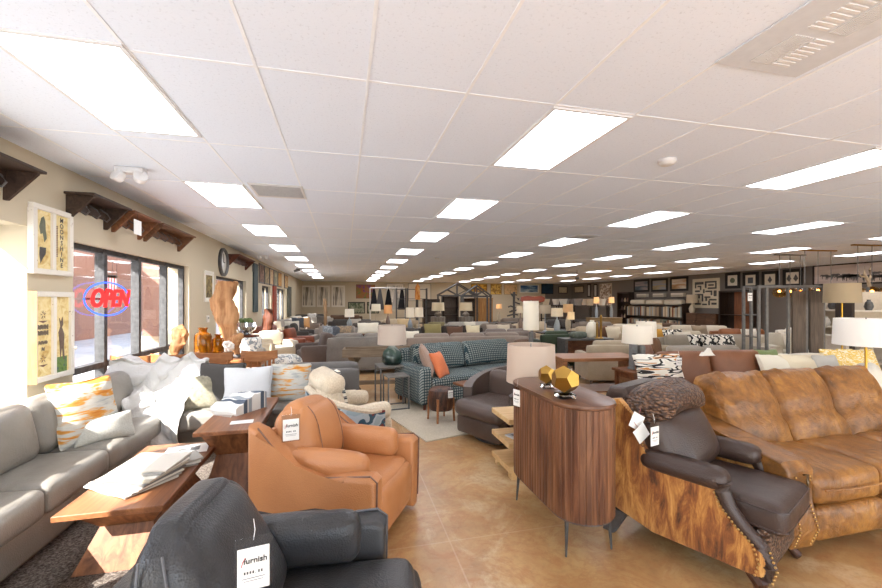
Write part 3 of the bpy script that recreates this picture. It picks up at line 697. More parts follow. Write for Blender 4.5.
# folded striped throw on end table
o = MB().at(0, 0, 0).sheet(lambda a, b, o_: ((a-.5)*.36+.02*math.sin(b*7), (b-.5)*.34, .0+o_*(.06+.10*math.sin(min(1, a*1.2)*PI*.5)*(1-.4*b))+.008*math.sin(a*24+b*4)*o_), 26, 14, 1).build('folded_throw', stripes('e4e2dc', '5a6370', '9aa0a4', 0, 5), None, ang=1.2)
tag(o, 'folded white throw with slate stripes and fringe on the taller walnut table', 'throw', loc=(-.99, 4.22, .6), rot=(0, 0, R(55)))
f_ = MB()
for k in range(14): f_.tube([(-.18, -.16+k*.024, .02), (-.215, -.165+k*.025, .03), (-.235, -.16+k*.024, .004)], .004, 5)
f_.build('fringe', fabric('e8e6e0'), o)
o = MB().box(-.09, .09, -.05, .05, 0, .002).build('info_card', plain('f2f0ec', .3)); tag(o, 'white information card near the front of the taller walnut table', 'card', loc=(-.86, 3.78, .6), rot=(0, 0, .1))
# fluffy white throw over the sectional corner
fl = N('plush'); v_ = fl.co(); fl.bump(fl.noise(v_, 60, 4, .7), .6, .02); flm = fl.done('cfcdc9', 1, 0, .1, **{'Sheen Weight': .5})
prof_ = [(5.6, .5), (5.58, .74), (5.42, .87), (5.2, .86), (4.99, .72), (4.9, .58), (4.74, .55), (4.62, .5), (4.55, .38), (4.53, .2), (4.55, .07)]
def thr(a, b, o_):
    s_ = b*(len(prof_)-1); i = min(int(s_), len(prof_)-2); f = s_-i
    y = prof_[i][0]*(1-f)+prof_[i+1][0]*f; z = prof_[i][1]*(1-f)+prof_[i+1][1]*f
    nx, nz = prof_[i+1][0]-prof_[i][0], prof_[i+1][1]-prof_[i][1]; L_ = math.hypot(nx, nz); ny_, nz_ = nz/L_, -nx/L_
    fold = .075*(1-abs(math.sin(a*8+5*noise.noise(V((a*2, b*2.2, 1)))+b*2.5)))**1.5+.05*(1-abs(math.sin(b*9-a*5+5*noise.noise(V((a*2.5, b*2.5, 6))))))**2+.07*noise.noise(V((a*3.2, b*4.5, 4)))+.03*noise.noise(V((a*8, b*8, 9)))+.015*noise.noise(V((a*19, b*19, 2)))+.075
    fold = max(.05, fold)
    wd_ = 1.02-.2*b; x = -2.6+.14*b+(a)*wd_+.05*noise.noise(V((b*4, a*2, 7)))
    k = fold+(.0 if o_ else -.0)-(0 if o_ else .01)
    return (x, y+ny_*k*-1, max(z+nz_*-k if False else z+abs(nz_)*k, .03))
o = MB().sheet(thr, 90, 90, 1).build('plush_throw', flm, None, ang=3); tag(o, 'fluffy white plush throw draped over the sectional corner', 'blanket')
sg = o.modifiers.new('s', 'SMOOTH'); sg.iterations = 2
# pillows on the sectional
pm1 = N('orange_weave'); v_ = pm1.co((2.5, 2.5, 14)); f_ = pm1.noise(v_, 1.6, 3, .6, .4)
pm1.bump(pm1.noise(pm1.co(), 160, 2), .4, .004)
pm1 = pm1.done(pm1.ramp(f_, [(.3, '9fa3a1'), (.46, 'c4c1b8'), (.53, 'bdb6a8'), (.58, 'c98f48'), (.7, 'b8702f')]), .95, 0, .1)
pillow(-2.12, 4.0, .47, R(58), .47, .54, pm1, 'square pillow with orange and grey brushed pattern in the sectional corner', 20, .18)
pillow(-1.98, 3.98, .47, R(45), .42, .22, fabric('bcbcb4', 'a5a59c', 90), 'short pale grey lumbar pillow in front of the orange-patterned pillow', 25, .12)
dk = fabric('4d4a48', '3a3836')
pillow(-1.36, 5.0, .47, R(-8), .5, .5, dk, 'charcoal grey pillow right of the white plush throw', 22, .17)
pillow(-1.55, 4.9, .47, R(20), .4, .4, fabric('a09a86', '77725f', 20), 'mottled khaki pillow half hidden behind the white throw', 28, .12)
pillow(-1.04, 4.84, .45, R(6), .5, .5, fabric('d4d6d8', 'c2c4c6'), 'large pale grey-white pillow behind the folded striped throw', 26, .18)
pillow(-1.62, 5.2, .56, R(4), .42, .34, fabric('c4c4c0', 'b0b0ac'), 'light grey pillow leaning high on the sectional back', 20, .12)
pillow(-.62, 5.0, .47, R(-10), .46, .46, pm1, 'orange and grey brushed pattern pillow at the right end of the sectional', 20, .16)
# ---------- tan leather recliner & black leather chair ----------
def clubchair(x, y, rz, m, lab, w=.98, d=.95, hb=1.0, backw=.6, ah=.62, seath=.45, curve=True, group=None, seam=None, sf=0, leaf=False):
    t = thing('leather_armchair', lab, 'armchair', (x, y, 0), rz, group); aw = .14
    rr_ = 0 if curve else .1
    for s_ in (-1, 1):
        cx = s_*(w/2-aw/2)
        pts = [(-d/2, .04), (-d/2-.01, ah-.03), (-d/2+.03, ah), (-d/2+.2, ah-.01), (-d*.1, ah-.02 if not curve else ah-.05), (d*.12, ah+.0), (d*.28, ah+.1-rr_), (d*.4, ah+.22-2*rr_), (d*.5, ah+.25-2.3*rr_), (d*.5, .2), (d*.42, .04)]
        MB().prism([(a, b) for a, b in pts], 'x', cx-aw/2, cx+aw/2, .035, 3).build('arm', m, t)
        MB().at(s_*(w/2-aw-.035), -.02, ah-.03).soft((0, 0, 0), (.15, d*.7, .22), .07, (.15, .02, .05), 9, .006, 5, seed=s_).build('arm_pad', m, t)
        pp = [(-d/2-.004, .1), (-d/2-.014, ah-.03), (-d/2+.03, ah+.004), (-d*.1, ah-.04 if curve else ah-.012), (d*.12, ah+.006), (d*.28, ah+.105-rr_), (d*.42, ah+.235-2*rr_)]
        MB().tube([(cx+s_*(aw/2-.025), a, b) for a, b in pp], .006, 6).build('piping', seam, t)
    iw = w-2*aw-.02
    MB().box(-iw/2, iw/2, -d/2+.1, d/2-.05, .1, seath-.15, .02).build('base', m, t)
    MB().soft((0, -d/2+.07-sf, .27), (iw, .15, .32), .06, (0, .2, 0), 9, .005).build('footrest', m, t)
    MB().soft((0, -.08-sf/2, seath-.07), (iw-.01, d-.22+sf, .18), .06, (0, .03, .16), 12, .007).build('seat_cushion', m, t)
    MB().prism([(d*.22, .12), (d*.3, ah+.1), (d*.4, hb-.17), (d*.5, hb-.2), (d*.54, .12)], 'x', -w/2+.13, w/2-.13, .06, 4).build('back_shell', m, t)
    def fn(p, u):
        k = 1-.34*max(0, u.z)**2*1.0; return V((p.x*k, p.y, p.z))
    hc = hb-seath+.02
    if leaf:
        tk, bw, lh = .44, backw, hc+.02
        def lf(p, u): return V((p.x*(1-.12*max(0, u.z)), p.y*(1-.66*(u.z*.5+.5)**1.3), p.z))
        MB().at(0, d*.26, seath+lh/2-.05, R(-12)).soft((0, 0, 0), (bw, tk, lh), .12, (.14, .1, .04), 16, .006, 4, fn=lf).build('back_cushion', m, t)
        def sp_(v, b): # a point on the near gusset of the cushion
            uz = b; x = -(bw/2)*(1+.14*(1-v*v)*(1-uz*uz))*(1-.12*max(0, uz))-.008
            return (x, v*tk/2*(1-.66*(uz*.5+.5)**1.3), uz*lh/2)
        for v in (-.3, .42): MB().at(0, d*.26, seath+lh/2-.05, R(-12)).tube([sp_(v, -.25+1.03*i/14) for i in range(15)], .004, 5).build('stitched_seam', seam, t)
        MB().at(0, d*.26, seath+lh/2-.05, R(-12)).tube([sp_(-.3+.72*i/8, -.25) for i in range(9)], .0035, 5).build('stitched_seam', seam, t)
    bc = None if leaf else MB().at(0, d*.28, seath+hc/2-.04, R(-14)).soft((0, 0, 0), (backw, .24, hc), .11, (.05, .5, .06), 14, .008, 4, fn=None if False else fn).build('back_cushion', m, t)
    for s_ in (() if leaf else (-1, 1)): MB().at(0, d*.28, seath+hc/2-.04, R(-14)).tube([(s_*backw*.24*(1-.1*max(0, z_/hc*2)), -.175+.10*(abs(z_/hc*2)**3.2), z_) for z_ in [(-.42+.84*i/12)*hc for i in range(13)]], .003, 5).build('stitched_seam', seam, t)
    MB().lathe([(.001, 0), (.3, 0), (.3, .03), (.1, .06), (.1, .11)], n=28).build('swivel_base', plain('201c1a', .5), t)
    return t
tan = leather('c88a58', 'a86c40', .42, 1.5, .8, .4)
clubchair(-.02, 3.02, R(62), tan, 'tan leather swivel recliner with curved arms beside the walnut tables', .88, .9, .94, .6, .58, .44, seam=plain('70401f'))
pricetag(-.34, 2.8, .8, R(10), 'furnish price tag hanging on the tan leather recliner back', .1, .14)
blkl = leather('4a4a4c', '1c1c1e', .36, 2.0, .6, .7)
clubchair(-.27, 1.6, R(84), blkl, 'black distressed leather armchair in the foreground, seen from its side', .92, .84, .95, .54, .62, .46, curve=False, sf=.16, leaf=True, seam=plain('4a4a50'))
pricetag(-.27, 1.33, .83, R(10), 'large furnish price tag on the black leather armchair back', .09, .13)
# cream recliner with patterned outside
def creamchair():
    t = thing('swivel_recliner', 'cream plush recliner with patterned blue-grey outside behind the tan chair', 'armchair', (.08, 4.36, 0), R(108))
    cr = fabric('ddd0ba', 'c2b29a', 60, .95, .8); out = abstract(('9aaab0', 'aebac0', '3e5a6a', '7a3a38', 'd8cdbb'), (3, 3, 5), 2.2, .3, 1, 'CONSTANT')
    def arcf(r0, r1, z0, z1f):
        b_ = MB(); n = 28
        for i in range(n):
            a0, a1 = R(-25+i*230/n), R(-25+(i+1)*230/n)
            vs = []
            for a in (a0, a1):
                tt = (math.degrees(a)-90)/115; z1 = z1f(tt)
                for rr_, z in ((r1, z0), (r1, z1), (r0, z1), (r0, z0)): vs.append(b_.bm.verts.new((rr_*math.cos(a), rr_*math.sin(a)*1.0, z)))
            for q in ((0, 1, 5, 4), (1, 2, 6, 5), (2, 3, 7, 6), (3, 0, 4, 7)): b_.bm.faces.new([vs[j] for j in q])
            if i == 0: b_.bm.faces.new([vs[j] for j in (3, 2, 1, 0)])
            if i == n-1: b_.bm.faces.new([vs[j] for j in (4, 5, 6, 7)])
        bmesh.ops.remove_doubles(b_.bm, verts=b_.bm.verts, dist=.0005)
        return b_
    arcf(.42, .47, .1, lambda u: .56+.2*max(0, 1-abs(u)*1.2)).build('outer_shell', out, t)
    arcf(.405, .48, .5, lambda u: .57+.2*max(0, 1-abs(u)*1.2)).build('rim', cr, t) if False else None
    MB().tube([(.445*math.cos(R(a)), .445*math.sin(R(a)), .575+.2*max(0, 1-abs((a-90)/115)*1.2)) for a in range(-25, 206, 7)], .035, 8).build('padded_rim', cr, t)
    MB().soft((0, -.02, .36), (.6, .66, .2), .07, (0, 0, .15), 9, .005).build('seat_cushion', cr, t)
    for s_ in (-1, 1): MB().at(s_*.34, -.05, .53, 0, 0, s_*R(-8)).soft((0, 0, 0), (.14, .52, .17), .07, (.1, 0, .1), 9, .008, seed=s_).build('arm_pad', cr, t)
    MB().at(0, .26, .62, R(-14)).soft((0, 0, 0), (.58, .2, .46), .08, (0, .4, 0), 10, .008).build('back_cushion', cr, t)
    MB().at(0, .27, .83, R(-14)).soft((0, 0, 0), (.64, .24, .2), .09, (0, .1, .1), 10, .012).build('headrest', cr, t)
    MB().lathe([(.001, 0), (.3, 0), (.3, .03), (.1, .06), (.1, .28)], n=24).build('swivel_base', plain('2a2420'), t)
    th = stripes('e9e4d8', '2c3240', '2c3240', 2, 16)
    MB().at(-.12, .15, .7, R(-14)).box(-.06, .06, -.03, .0, -.25, .25).build('patterned_strip', th, t)
creamchair()
sofa(-.33, 6.1, PI, 1.1, fabric('6f6c69', '5c5956'), 'low dark grey fabric loveseat back behind the cream recliner', h=.76, n=1, arms=(0, 0), name='loveseat', d=.8)
# ================= foreground right =================
# reeded oval cabinet
def stadium(hw, y0, y1, n=14):
    pts = []
    for i in range(n+1): a = PI+PI*i/n; pts.append((hw*math.cos(a), y0+hw*math.sin(a)))
    for i in range(n+1): a = PI*i/n; pts.append((hw*math.cos(a), y1+hw*math.sin(a)))
    return pts
def rcab():
    t = thing('oval_cabinet', 'dark walnut oval cabinet with reeded sides on thin black legs', 'cabinet', (1.56, 2.66, 0))
    n = N('reeded_wood'); v = n.co((16, 16, 1.3)); f = n.noise(v, 1.3, 6, .6, .8); g = n.noise(n.co((9, 9, .6)), 1.4, 2)
    m = n.done(n.mix(n.math('MULTIPLY', n.ramp(g, [(.4, '000000'), (.62, 'ffffff')]), .6), n.ramp(f, [(.3, '3c2216'), (.5, '5c3826'), (.7, '82563c')]), n.ramp(f, [(.3, '54321f'), (.7, 'a0704c')])), .4, 0, .4)
    hw = .215
    b_ = MB(); P = stadium(hw, -.25, .33)
    # slats around
    L_ = [0]
    for a, b in zip(P, P[1:]+P[:1]): L_.append(L_[-1]+math.hypot(a[0]-b[0], a[1]-b[1]))
    tot = L_[-1]; ns = 62; Q = []
    def atl(s):
        for i in range(len(P)):
            if s <= L_[i+1]:
                f = (s-L_[i])/(L_[i+1]-L_[i]+1e-9); a, b = P[i], P[(i+1) % len(P)]; return (a[0]+(b[0]-a[0])*f, a[1]+(b[1]-a[1])*f)
        return P[0]
    for k in range(ns):
        for s, o_ in ((.06, -.004), (.18, 0), (.82, 0), (.94, -.004)):
            p = atl(tot*(k+s)/ns); c = V((0, max(-.25, min(.33, p[1])))); dd = (V(p)-c); dd = dd.normalized() if dd.length > 0 else V((1, 0)); Q.append((p[0]+dd.x*o_, p[1]+dd.y*o_))
    b_.prism(Q, 'z', .25, .96).build('reeded_body', m, t)
    MB().prism(stadium(hw+.004, -.25, .33), 'z', .961, .99, .006, 2).build('top', wood('76503a', '4a2e20', 'y', .8, .3), t)
    MB().prism(stadium(hw-.01, -.25, .33), 'z', .235, .249).build('plinth', plain('3a241a'), t)
    lg = plain('17130f', .4)
    for x in (-.155, .155):
        for y in (-.33, .4): MB().cyl((x*1.08, y*1.04, 0), (x, y, .24), .006, .015, 10).build('leg', lg, t)
rcab()
pricetag(1.335, 2.95, .88, R(-72), 'furnish price tag hanging on the left side of the oval cabinet', .08, .13)
gold = N('brushed_gold'); gv = gold.co((1, 1, 30)); gold.bump(gold.noise(gold.co((3, 30, 30)), 3, 3), .4, .004); gold = gold.done('c79f52', .28, 1)
def dodeca(r, dz=0):
    ph = (1+5**.5)/2; b_ = MB(); vs = []
    for s in ((1, 1, 1),): pass
    pts = [(a, b, c) for a in (-1, 1) for b in (-1, 1) for c in (-1, 1)]
    for a in (-1, 1):
        for b in (-1, 1): pts += [(0, a/ph, b*ph), (a/ph, b*ph, 0), (a*ph, 0, b/ph)]
    for p in pts: vs.append(b_.bm.verts.new(M.Rotation(.35, 4, 'X') @ M.Rotation(.3, 4, 'Z') @ (V(p).normalized()*r)+V((0, 0, dz))))
    bmesh.ops.convex_hull(b_.bm, input=vs)
    bmesh.ops.dissolve_limit(b_.bm, angle_limit=.05, verts=b_.bm.verts, edges=b_.bm.edges)
    return b_
acr = N('clear_acrylic'); acr = acr.done('ffffff', .03, 0, .5, **{'Transmission Weight': 1.0, 'IOR': 1.45})
for (x, y, r, lab) in ((1.5, 2.76, .074, 'smaller faceted gold orb on a clear acrylic foot on the oval cabinet'), (1.47, 2.46, .098, 'larger faceted gold orb on a clear acrylic foot on the oval cabinet')):
    t = thing('faceted_orb', lab, 'ornament', (x, y, .99), 0, 'gold orbs')
    b_ = dodeca(r, .03+r*.93)
    b_.build('orb', gold, t, ang=.2); MB().box(-r*.55, r*.55, -r*.55, r*.55, 0, .03, .004).build('acrylic_foot', acr, t)
# light wood shelf
lw = wood('e0bf8e', 'c9a26c', 'x', .7, .5)
t = thing('low_bookshelf', 'light oak low open shelf with three boards behind the oval cabinet', 'shelf', (2.1, 3.62, 0))
for z in (.12, .34, .56): MB().box(-.63, .6, -.2, .24, z-.05 if z < .5 else z-.05, z, .004, 1).build('shelf_board', lw, t)
for x in (-.3, .56): MB().box(x-.02, x+.02, -.19, .23, .121, .289).build('upright', lw, t); MB().box(x-.02, x+.02, -.19, .23, .341, .509).build('upright', lw, t)
for x in (-.56, .55):
    for y in (-.15, .19): MB().box(x-.04, x+.04, y-.04, y+.04, 0, .069).build('foot', lw, t)
o = MB().box(-.12, .12, -.09, .09, 0, .012).build('magazine', plain('ccd2d8', .4)); tag(o, 'pale blue magazine lying on the middle oak shelf', 'magazine', loc=(1.66, 3.58, .341), rot=(0, 0, .3)); MB().box(-.08, .02, -.06, .06, .0121, .0125).build('cover_print', plain('5a6a7a'), o)
# big lamp on oak shelf
t = thing('table_lamp', 'large blush drum shade lamp standing on the oak shelf behind the cabinet', 'lamp', (1.76, 3.56, .56))
MB().lathe([(.001, 0), (.1, 0), (.11, .02), (.14, .1), (.13, .2), (.05, .3), (.03, .36)], n=28).build('lamp_base', plain('a9a399', .3), t)
MB().cyl((0, 0, .3), (0, 0, .64), .008).build('stem', metal('9a9a9a'), t); shade(t, .31, .67, .235, .225, shade_mat('e2d2c4'))
# brown barrel swivel chair
def barrel(x, y, rz, m, lab, w=.8):
    t = thing('barrel_chair', lab, 'armchair', (x, y, 0), rz); r = w/2
    def wall(a, b, o_):
        an = R(-62+b*304); an = R(-35+b*250); rr_ = r-(.11 if o_ else 0)
        u = abs(b-.5)*2; top = .82-.24*u**1.6
        return (rr_*math.cos(an), rr_*math.sin(an)*1.02, .07+(top-.07)*a)
    MB().sheet(wall, 10, 40, 1).build('barrel_back', m, t, ang=1.0)
    MB().soft((0, -.08, .37), (w-.2, w-.14, .2), .08, (0, .1, .15), 9, .005).build('seat_cushion', m, t)
    MB().soft((0, .19, .58), (w-.28, .16, .36), .07, (0, .3, .05), 9, .005).build('back_cushion', m, t)
    MB().box(-r+.12, r-.12, -r+.03, r-.12, .07, .29, .04).build('base', m, t)
    MB().cyl((0, 0, 0), (0, 0, .07), r*.7, n=32).build('swivel_base', plain('1c1816'), t)
    return t
barrel(1.86, 4.58, R(-62), leather('5c4c44', '473a34', .4, 1.5), 'brown leather barrel swivel chair between rug and oval cabinet', .92)
# ---------- cowhide recliner ----------
dkl = leather('4a3831', '31241f', .38, 1.6, .8, .1)
hide = N('cowhide'); v_ = hide.co((9, 9, 2.2)); f_ = hide.math('ADD', hide.math('MULTIPLY', hide.noise(v_, 1.6, 6, .72, .6), .65), hide.math('MULTIPLY', hide.noise(hide.co((2.2, 2.2, 1)), 1.4, 2), .35)); hide.bump(hide.noise(hide.co((60, 60, 12)), 3, 3), .5, .006)
hide = hide.done(hide.ramp(f_, [(.36, '4a2813'), (.45, '8a5226'), (.53, 'b9803f'), (.62, 'd8a560'), (.74, 'ead0a4')]), .55, 0, .3, **{'Sheen Weight': .3})
croc = N('embossed_leather'); vo = croc.new('ShaderNodeTexVoronoi'); croc.link(croc.co((24, 24, 40)), vo.inputs['Vector']); vo.inputs['Scale'].default_value = 1.6
croc.bump(vo.outputs['Distance'], 1.0, .02); croc = croc.done(croc.ramp(vo.outputs['Distance'], [(.1, '8d6a52'), (.6, '3e2a20')]), .4, 0, .5)
brass = metal('c09a60', .3)
def nails(t, pts, r=.007, step=.022, name='nailhead_trim'):
    b_ = MB(); pts = [V(p) for p in pts]
    for a, b in zip(pts, pts[1:]):
        n_ = max(1, int((b-a).length/step))
        for i in range(n_): b_.ball(a.lerp(b, i/n_), r, n=6)
    o_ = b_.build(name, brass, t); return o_
def cowrecliner():
    t = thing('cowhide_recliner', 'dark leather recliner with brindle cowhide sides and nailhead trim', 'armchair', (2.33, 2.27, 0), R(24)); w, d = .74, .95
    yf = -.48
    front = [(yf+.0, .15), (yf-.02, .22), (yf+.01, .31), (yf+.09, .38), (yf+.16, .46), (yf+.2, .55)]
    for s_ in (-1, 1):
        x = s_*(w/2-.03)
        side = front+[(-.22, .58), (.12, .6), (.18, .68), (.23, .88), (.33, .97), (.45, .94), (.5, .8), (.45, .6), (.42, .4), (.42, .22), (.1, .14)]
        MB().prism(side, 'x', x-.03, x+.03, .012, 2).build('cowhide_side', hide, t)
        MB().at(x-s_*.03, -.06, .6).soft((0, 0, 0), (.16, .5, .13), .062, (.05, .0, .1), 9, .004, 5).build('arm_pad', dkl, t)
        MB().tube([(x, a, b) for a, b in front]+[(x, yf+.2, .6)], [.036, .036, .036, .036, .04, .045, .05], 12).build('scrolled_front', dkl, t)
        nails(t, [(x+s_*.036, a+.035, b+.01) for a, b in front], .0075, .021)
        nails(t, [(x+s_*.012, a-.036, b-.008) for a, b in front], .0075, .021)
        nails(t, [(x+s_*.032, .15, .66), (x+s_*.032, .2, .86), (x+s_*.032, .3, .94), (x+s_*.032, .42, .91)], .006, .018)
    MB().box(-w/2+.06, w/2-.06, yf+.1, .4, .14, .33, .02).build('base', dkl, t)
    MB().soft((0, yf+.04, .25), (w-.13, .1, .26), .04, (0, .15, 0), 9).build('embossed_front_panel', croc, t)
    MB().soft((0, -.22, .44), (w-.17, .68, .17), .05, (0, .03, .1), 12, .004).build('seat_cushion', dkl, t)
    hw_ = (w-.17)/2
    for zc in (.4, .505): MB().tube([(-hw_, -.25, zc), (-hw_, -.52, zc-.01), (-hw_+.04, -.562, zc-.01), (hw_-.04, -.562, zc-.01), (hw_, -.52, zc-.01), (hw_, -.25, zc)], .005, 6).build('seat_piping', dkl, t)
    MB().at(0, .1, .68, R(-26)).soft((0, 0, 0), (w-.12, .26, .46), .11, (.03, .6, .05), 14, .008).build('back_cushion', dkl, t)
    MB().prism([(.2, .2), (.22, .7), (.27, .94), (.34, 1.03), (.46, 1.02), (.52, .9), (.5, .5), (.42, .2)], 'x', -w/2+.1, w/2-.06, .04, 3).build('back_shell', dkl, t)
    def sag(p, u): return V((p.x, p.y, p.z-.045*u.x*u.x-.03*max(0, -u.y)**2))
    MB().at(-.02, .2, .95, R(-28)).soft((0, 0, 0), (w-.1, .36, .22), .105, (.0, .15, .2), 16, .01, fn=sag).build('headrest', croc, t)
    lm = wood('5a3826', '3a2116', 'z', 1, .4)
    for s_ in (-1, 1):
        x = s_*(w/2-.05)
        MB().tube([(x, yf+.06, .16), (x+s_*.01, yf+.02, .11), (x, yf+.02, .06), (x+s_*.005, yf-.01, .02), (x+s_*.005, yf-.02, .012)], [.045, .042, .026, .03, .02], 10).build('front_foot', lm, t)
        MB().prism([(.28, .18), (.4, .18), (.46, 0), (.38, 0)], 'x', x-.03, x+.03, .005, 1).build('rear_foot', plain('241a16'), t)
cowrecliner()
def loc2(x, y, z, ox, oy, rz): c_, s_ = math.cos(rz), math.sin(rz); return (ox+x*c_-y*s_, oy+x*s_+y*c_, z)
pricetag(*loc2(-.42, .06, .79, 2.33, 2.27, R(24)), R(14), 'furnish price tag hanging at the wing of the cowhide recliner', .08, .12)
for k, (dx, dz, rr_, lab) in enumerate(((-.43, .86, .5, 'tilted white hang tag, upper one on the cowhide recliner wing'), (-.43, .79, -.6, 'tilted white hang tag, lower one on the cowhide recliner wing'))):
    x, y, z = loc2(dx, .17-.03*k, dz, 2.33, 2.27, R(24)); o = MB().box(-.05, .05, -.002, 0, -.05, .05).build('hang_tag', plain('f2f2f0', .4)); tag(o, lab, 'tag', loc=(x, y, z), rot=(0, rr_, R(5))); MB().tube([(0, .002, .05), (0, .01, .09)], .002, 5).build('string', plain('8a2a2a'), o)
# ---------- tan sofa ----------
cog = N('cognac_leather'); v_ = cog.co(); f_ = cog.noise(v_, 3.2, 6, .65, .9); g_ = cog.noise(cog.co((10, 3, 10)), 2, 4)
cog.bump(cog.math('ADD', cog.math('MULTIPLY', cog.noise(v_, 4.5, 3, .5, 2.0), 1.6), cog.math('MULTIPLY', cog.noise(v_, 120, 2), .3)), .5, .02)
cog = cog.done(cog.ramp(cog.math('ADD', cog.math('MULTIPLY', f_, .6), cog.math('MULTIPLY', g_, .4)), [(.36, '64411f'), (.5, '885a2a'), (.6, 'a27034'), (.74, 'bb8944')]), .36, 0, .5)
def tansofa():
    t = thing('leather_sofa', 'large cognac leather sofa with pleated back cushions and nailhead arms', 'sofa', (3.91, 2.42, 0)); W = 2.34; d = .95
    x0 = -W/2; aw = .22
    MB().box(x0+.1, W/2-.1, -d/2+.06, d/2, .08, .3, .03).build('base', cog, t)
    for i in range(3):
        cw = (W-2*aw)/3; c = x0+aw+cw*(i+.5)
        MB().soft((c, -d/2+.04, .2), (cw-.006, .12, .22), .04, (0, .25, 0), 8, .004, seed=i).build('footrest_panel', cog, t)
        MB().soft((c, -.13, .41), (cw-.006, d-.26, .22), .06, (0, .04, .16), 12, .012, 4, seed=i*3).build('seat_cushion', cog, t)
        MB().tube([(c-cw/2+.04, -d/2+.015-.05, .43), (c, -d/2-.0-.05, .425), (c+cw/2-.04, -d/2+.015-.05, .43)], .006, 6).build('piping', cog, t)
        def fn(p, u):
            # tuck: crease above the lumbar line and gathers in the top corners
            k = math.exp(-((u.z+.15)/.16)**2)*.03*(1 if u.y < 0 else 0); g = .02*math.sin(u.x*24+u.z*5)*max(0, abs(u.x)-.25)*max(0, u.z)*2
            return V((p.x*(1-.05*max(0, u.z)), p.y+k+g, p.z+.012*math.sin(u.x*20)*(abs(u.x) > .5)))
        MB().at(c, .27, .72, R(-27)).soft((0, 0, .0), (cw-.012, .2, .64), .06, (.0, .75, .03), 16, .016, 4, fn=fn, seed=i*5+2).build('back_cushion', cog, t)
    MB().soft((0, d/2-.03, .5), (W-.12, .16, .84), .07, (0, 0, 0), 10, .005).build('back_frame', cog, t)
    for s_ in (-1, 1):
        x = s_*(W/2-aw/2)
        prof = [(-d/2-.0, .07), (-d/2-.04, .2), (-d/2+.0, .34), (-d/2+.04, .42), (-d/2+.0, .5), (-d/2+.0, .56), (-d/2+.04, .615), (.25, .68), (d/2-.02, .74), (d/2, .1)]
        MB().prism([(a, b) for a, b in prof], 'x', x-aw/2, x+aw/2, .022, 3).build('arm', cog, t)
        f_ = MB().tube([(x, -d/2-.03, .1), (x, -d/2-.05, .2), (x, -d/2-.015, .34)], .02, 6) if False else None
        for q in (-1, 1): nails(t, [(x+q*(aw/2-.045), -d/2-.004, .09), (x+q*(aw/2-.035), -d/2-.045, .2), (x+q*(aw/2-.05), -d/2-.01, .34), (x+q*(aw/2-.07), -d/2+.025, .42), (x+q*(aw/2-.05), -d/2-.006, .5), (x+q*(aw/2-.05), -d/2-.006, .55)], .007, .021)
        if s_ < 0: MB().tube([(x, -d/2-.01, .54), (x, -d/2-.03, .55), (x, -d/2-.035, .5), (x, -d/2-.03, .42)], .008, 6).build('recliner_handle', metal('6a5a48'), t)
    for x in (x0+.15, W/2-.15):
        for y in (-d/2+.1, d/2-.1): MB().cyl((x, y, 0), (x, y, .1), .03).build('foot', plain('2a1c14'), t)
tansofa()
# ================= middle ground left =================
oak = wood('b0774a', '8a5530', 'x', 1, .45); oakd = wood('8a5a3a', '5f3a24', 'x', 1, .45)
def dchair(x, y, rz, lab, src=None):
    if src: return dup(src, (x, y, 0), rz, lab)
    t = thing('dining_chair', lab, 'chair', (x, y, 0), rz, 'dining chairs in a row behind the sectional')
    MB().soft((0, 0, .455), (.44, .42, .05), .02, (0, 0, .2), 6).build('seat', oak, t)
    legs(t, (-.18, .18), (-.17,), .44, .02, .014, oak, .02)
    for s_ in (-1, 1): MB().tube([(s_*.2, .2, 0), (s_*.19, .18, .45), (s_*.2, .24, .8), (s_*.21, .25, .88)], [.015, .02, .016, .014], 8).build('back_post', oak, t)
    def rail(a, b, o_):
        u = (a-.5)*2; return (u*.245, .27-.07*u*u*-1*-1+(.022 if o_ else 0), .84+.13*b-.02*u*u*(1-b)*0+.012*u*u*b-(.03*(1-b)*abs(u)**3*-1))
    MB().sheet(rail, 16, 4, 1).build('top_rail', oak, t)
    for xx in (-.1, 0, .1): MB().cyl((xx, .19, .47), (xx, .262, .86), .012, n=8).build('spindle', oak, t)
    return t
c0 = dchair(-2.5, 5.88, PI-R(14), 'oak dining chair back nearest the window, first behind the sectional')
for x, y, l in ((-2.1, 5.96, 'second'), (-1.62, 6.02, 'third'), (-1.08, 6.1, 'fourth, rightmost,')): dchair(x, y, PI-R(12), 'oak dining chair back behind the sectional, '+l+' from the window', c0)
table(-1.95, 7.0, 0, 1.5, .95, .76, oak, 'natural wood dining table holding vases and driftwood beside the window', 'dining_table')
amber = N('amber_glass'); amber = amber.done('a06414', .06, 0, .6, **{'Transmission Weight': .7, 'IOR': 1.4})
def vase(px, d, z, r, h, lab, m, P=None):
    p = D(px, d); P = P or [(.001, 0), (.8, 0), (.95, .05), (1, .15), (1, .7), (.9, .8), (.45, .86), (.45, .93), (.62, 1), (.5, 1), (.38, .93), (.38, .86)]
    o = MB().lathe([(a*r if a > .01 else .001, b*h) for a, b in P], n=24).build('vase', m); return tag(o, lab, 'vase', loc=(p.x, p.y, z))
vase(203, 6.15, .76, .12, .48, 'tall amber glass bottle vase on the dining table', amber)
vase(218, 6.4, .76, .09, .36, 'shorter amber glass vase right of the tall one', amber)
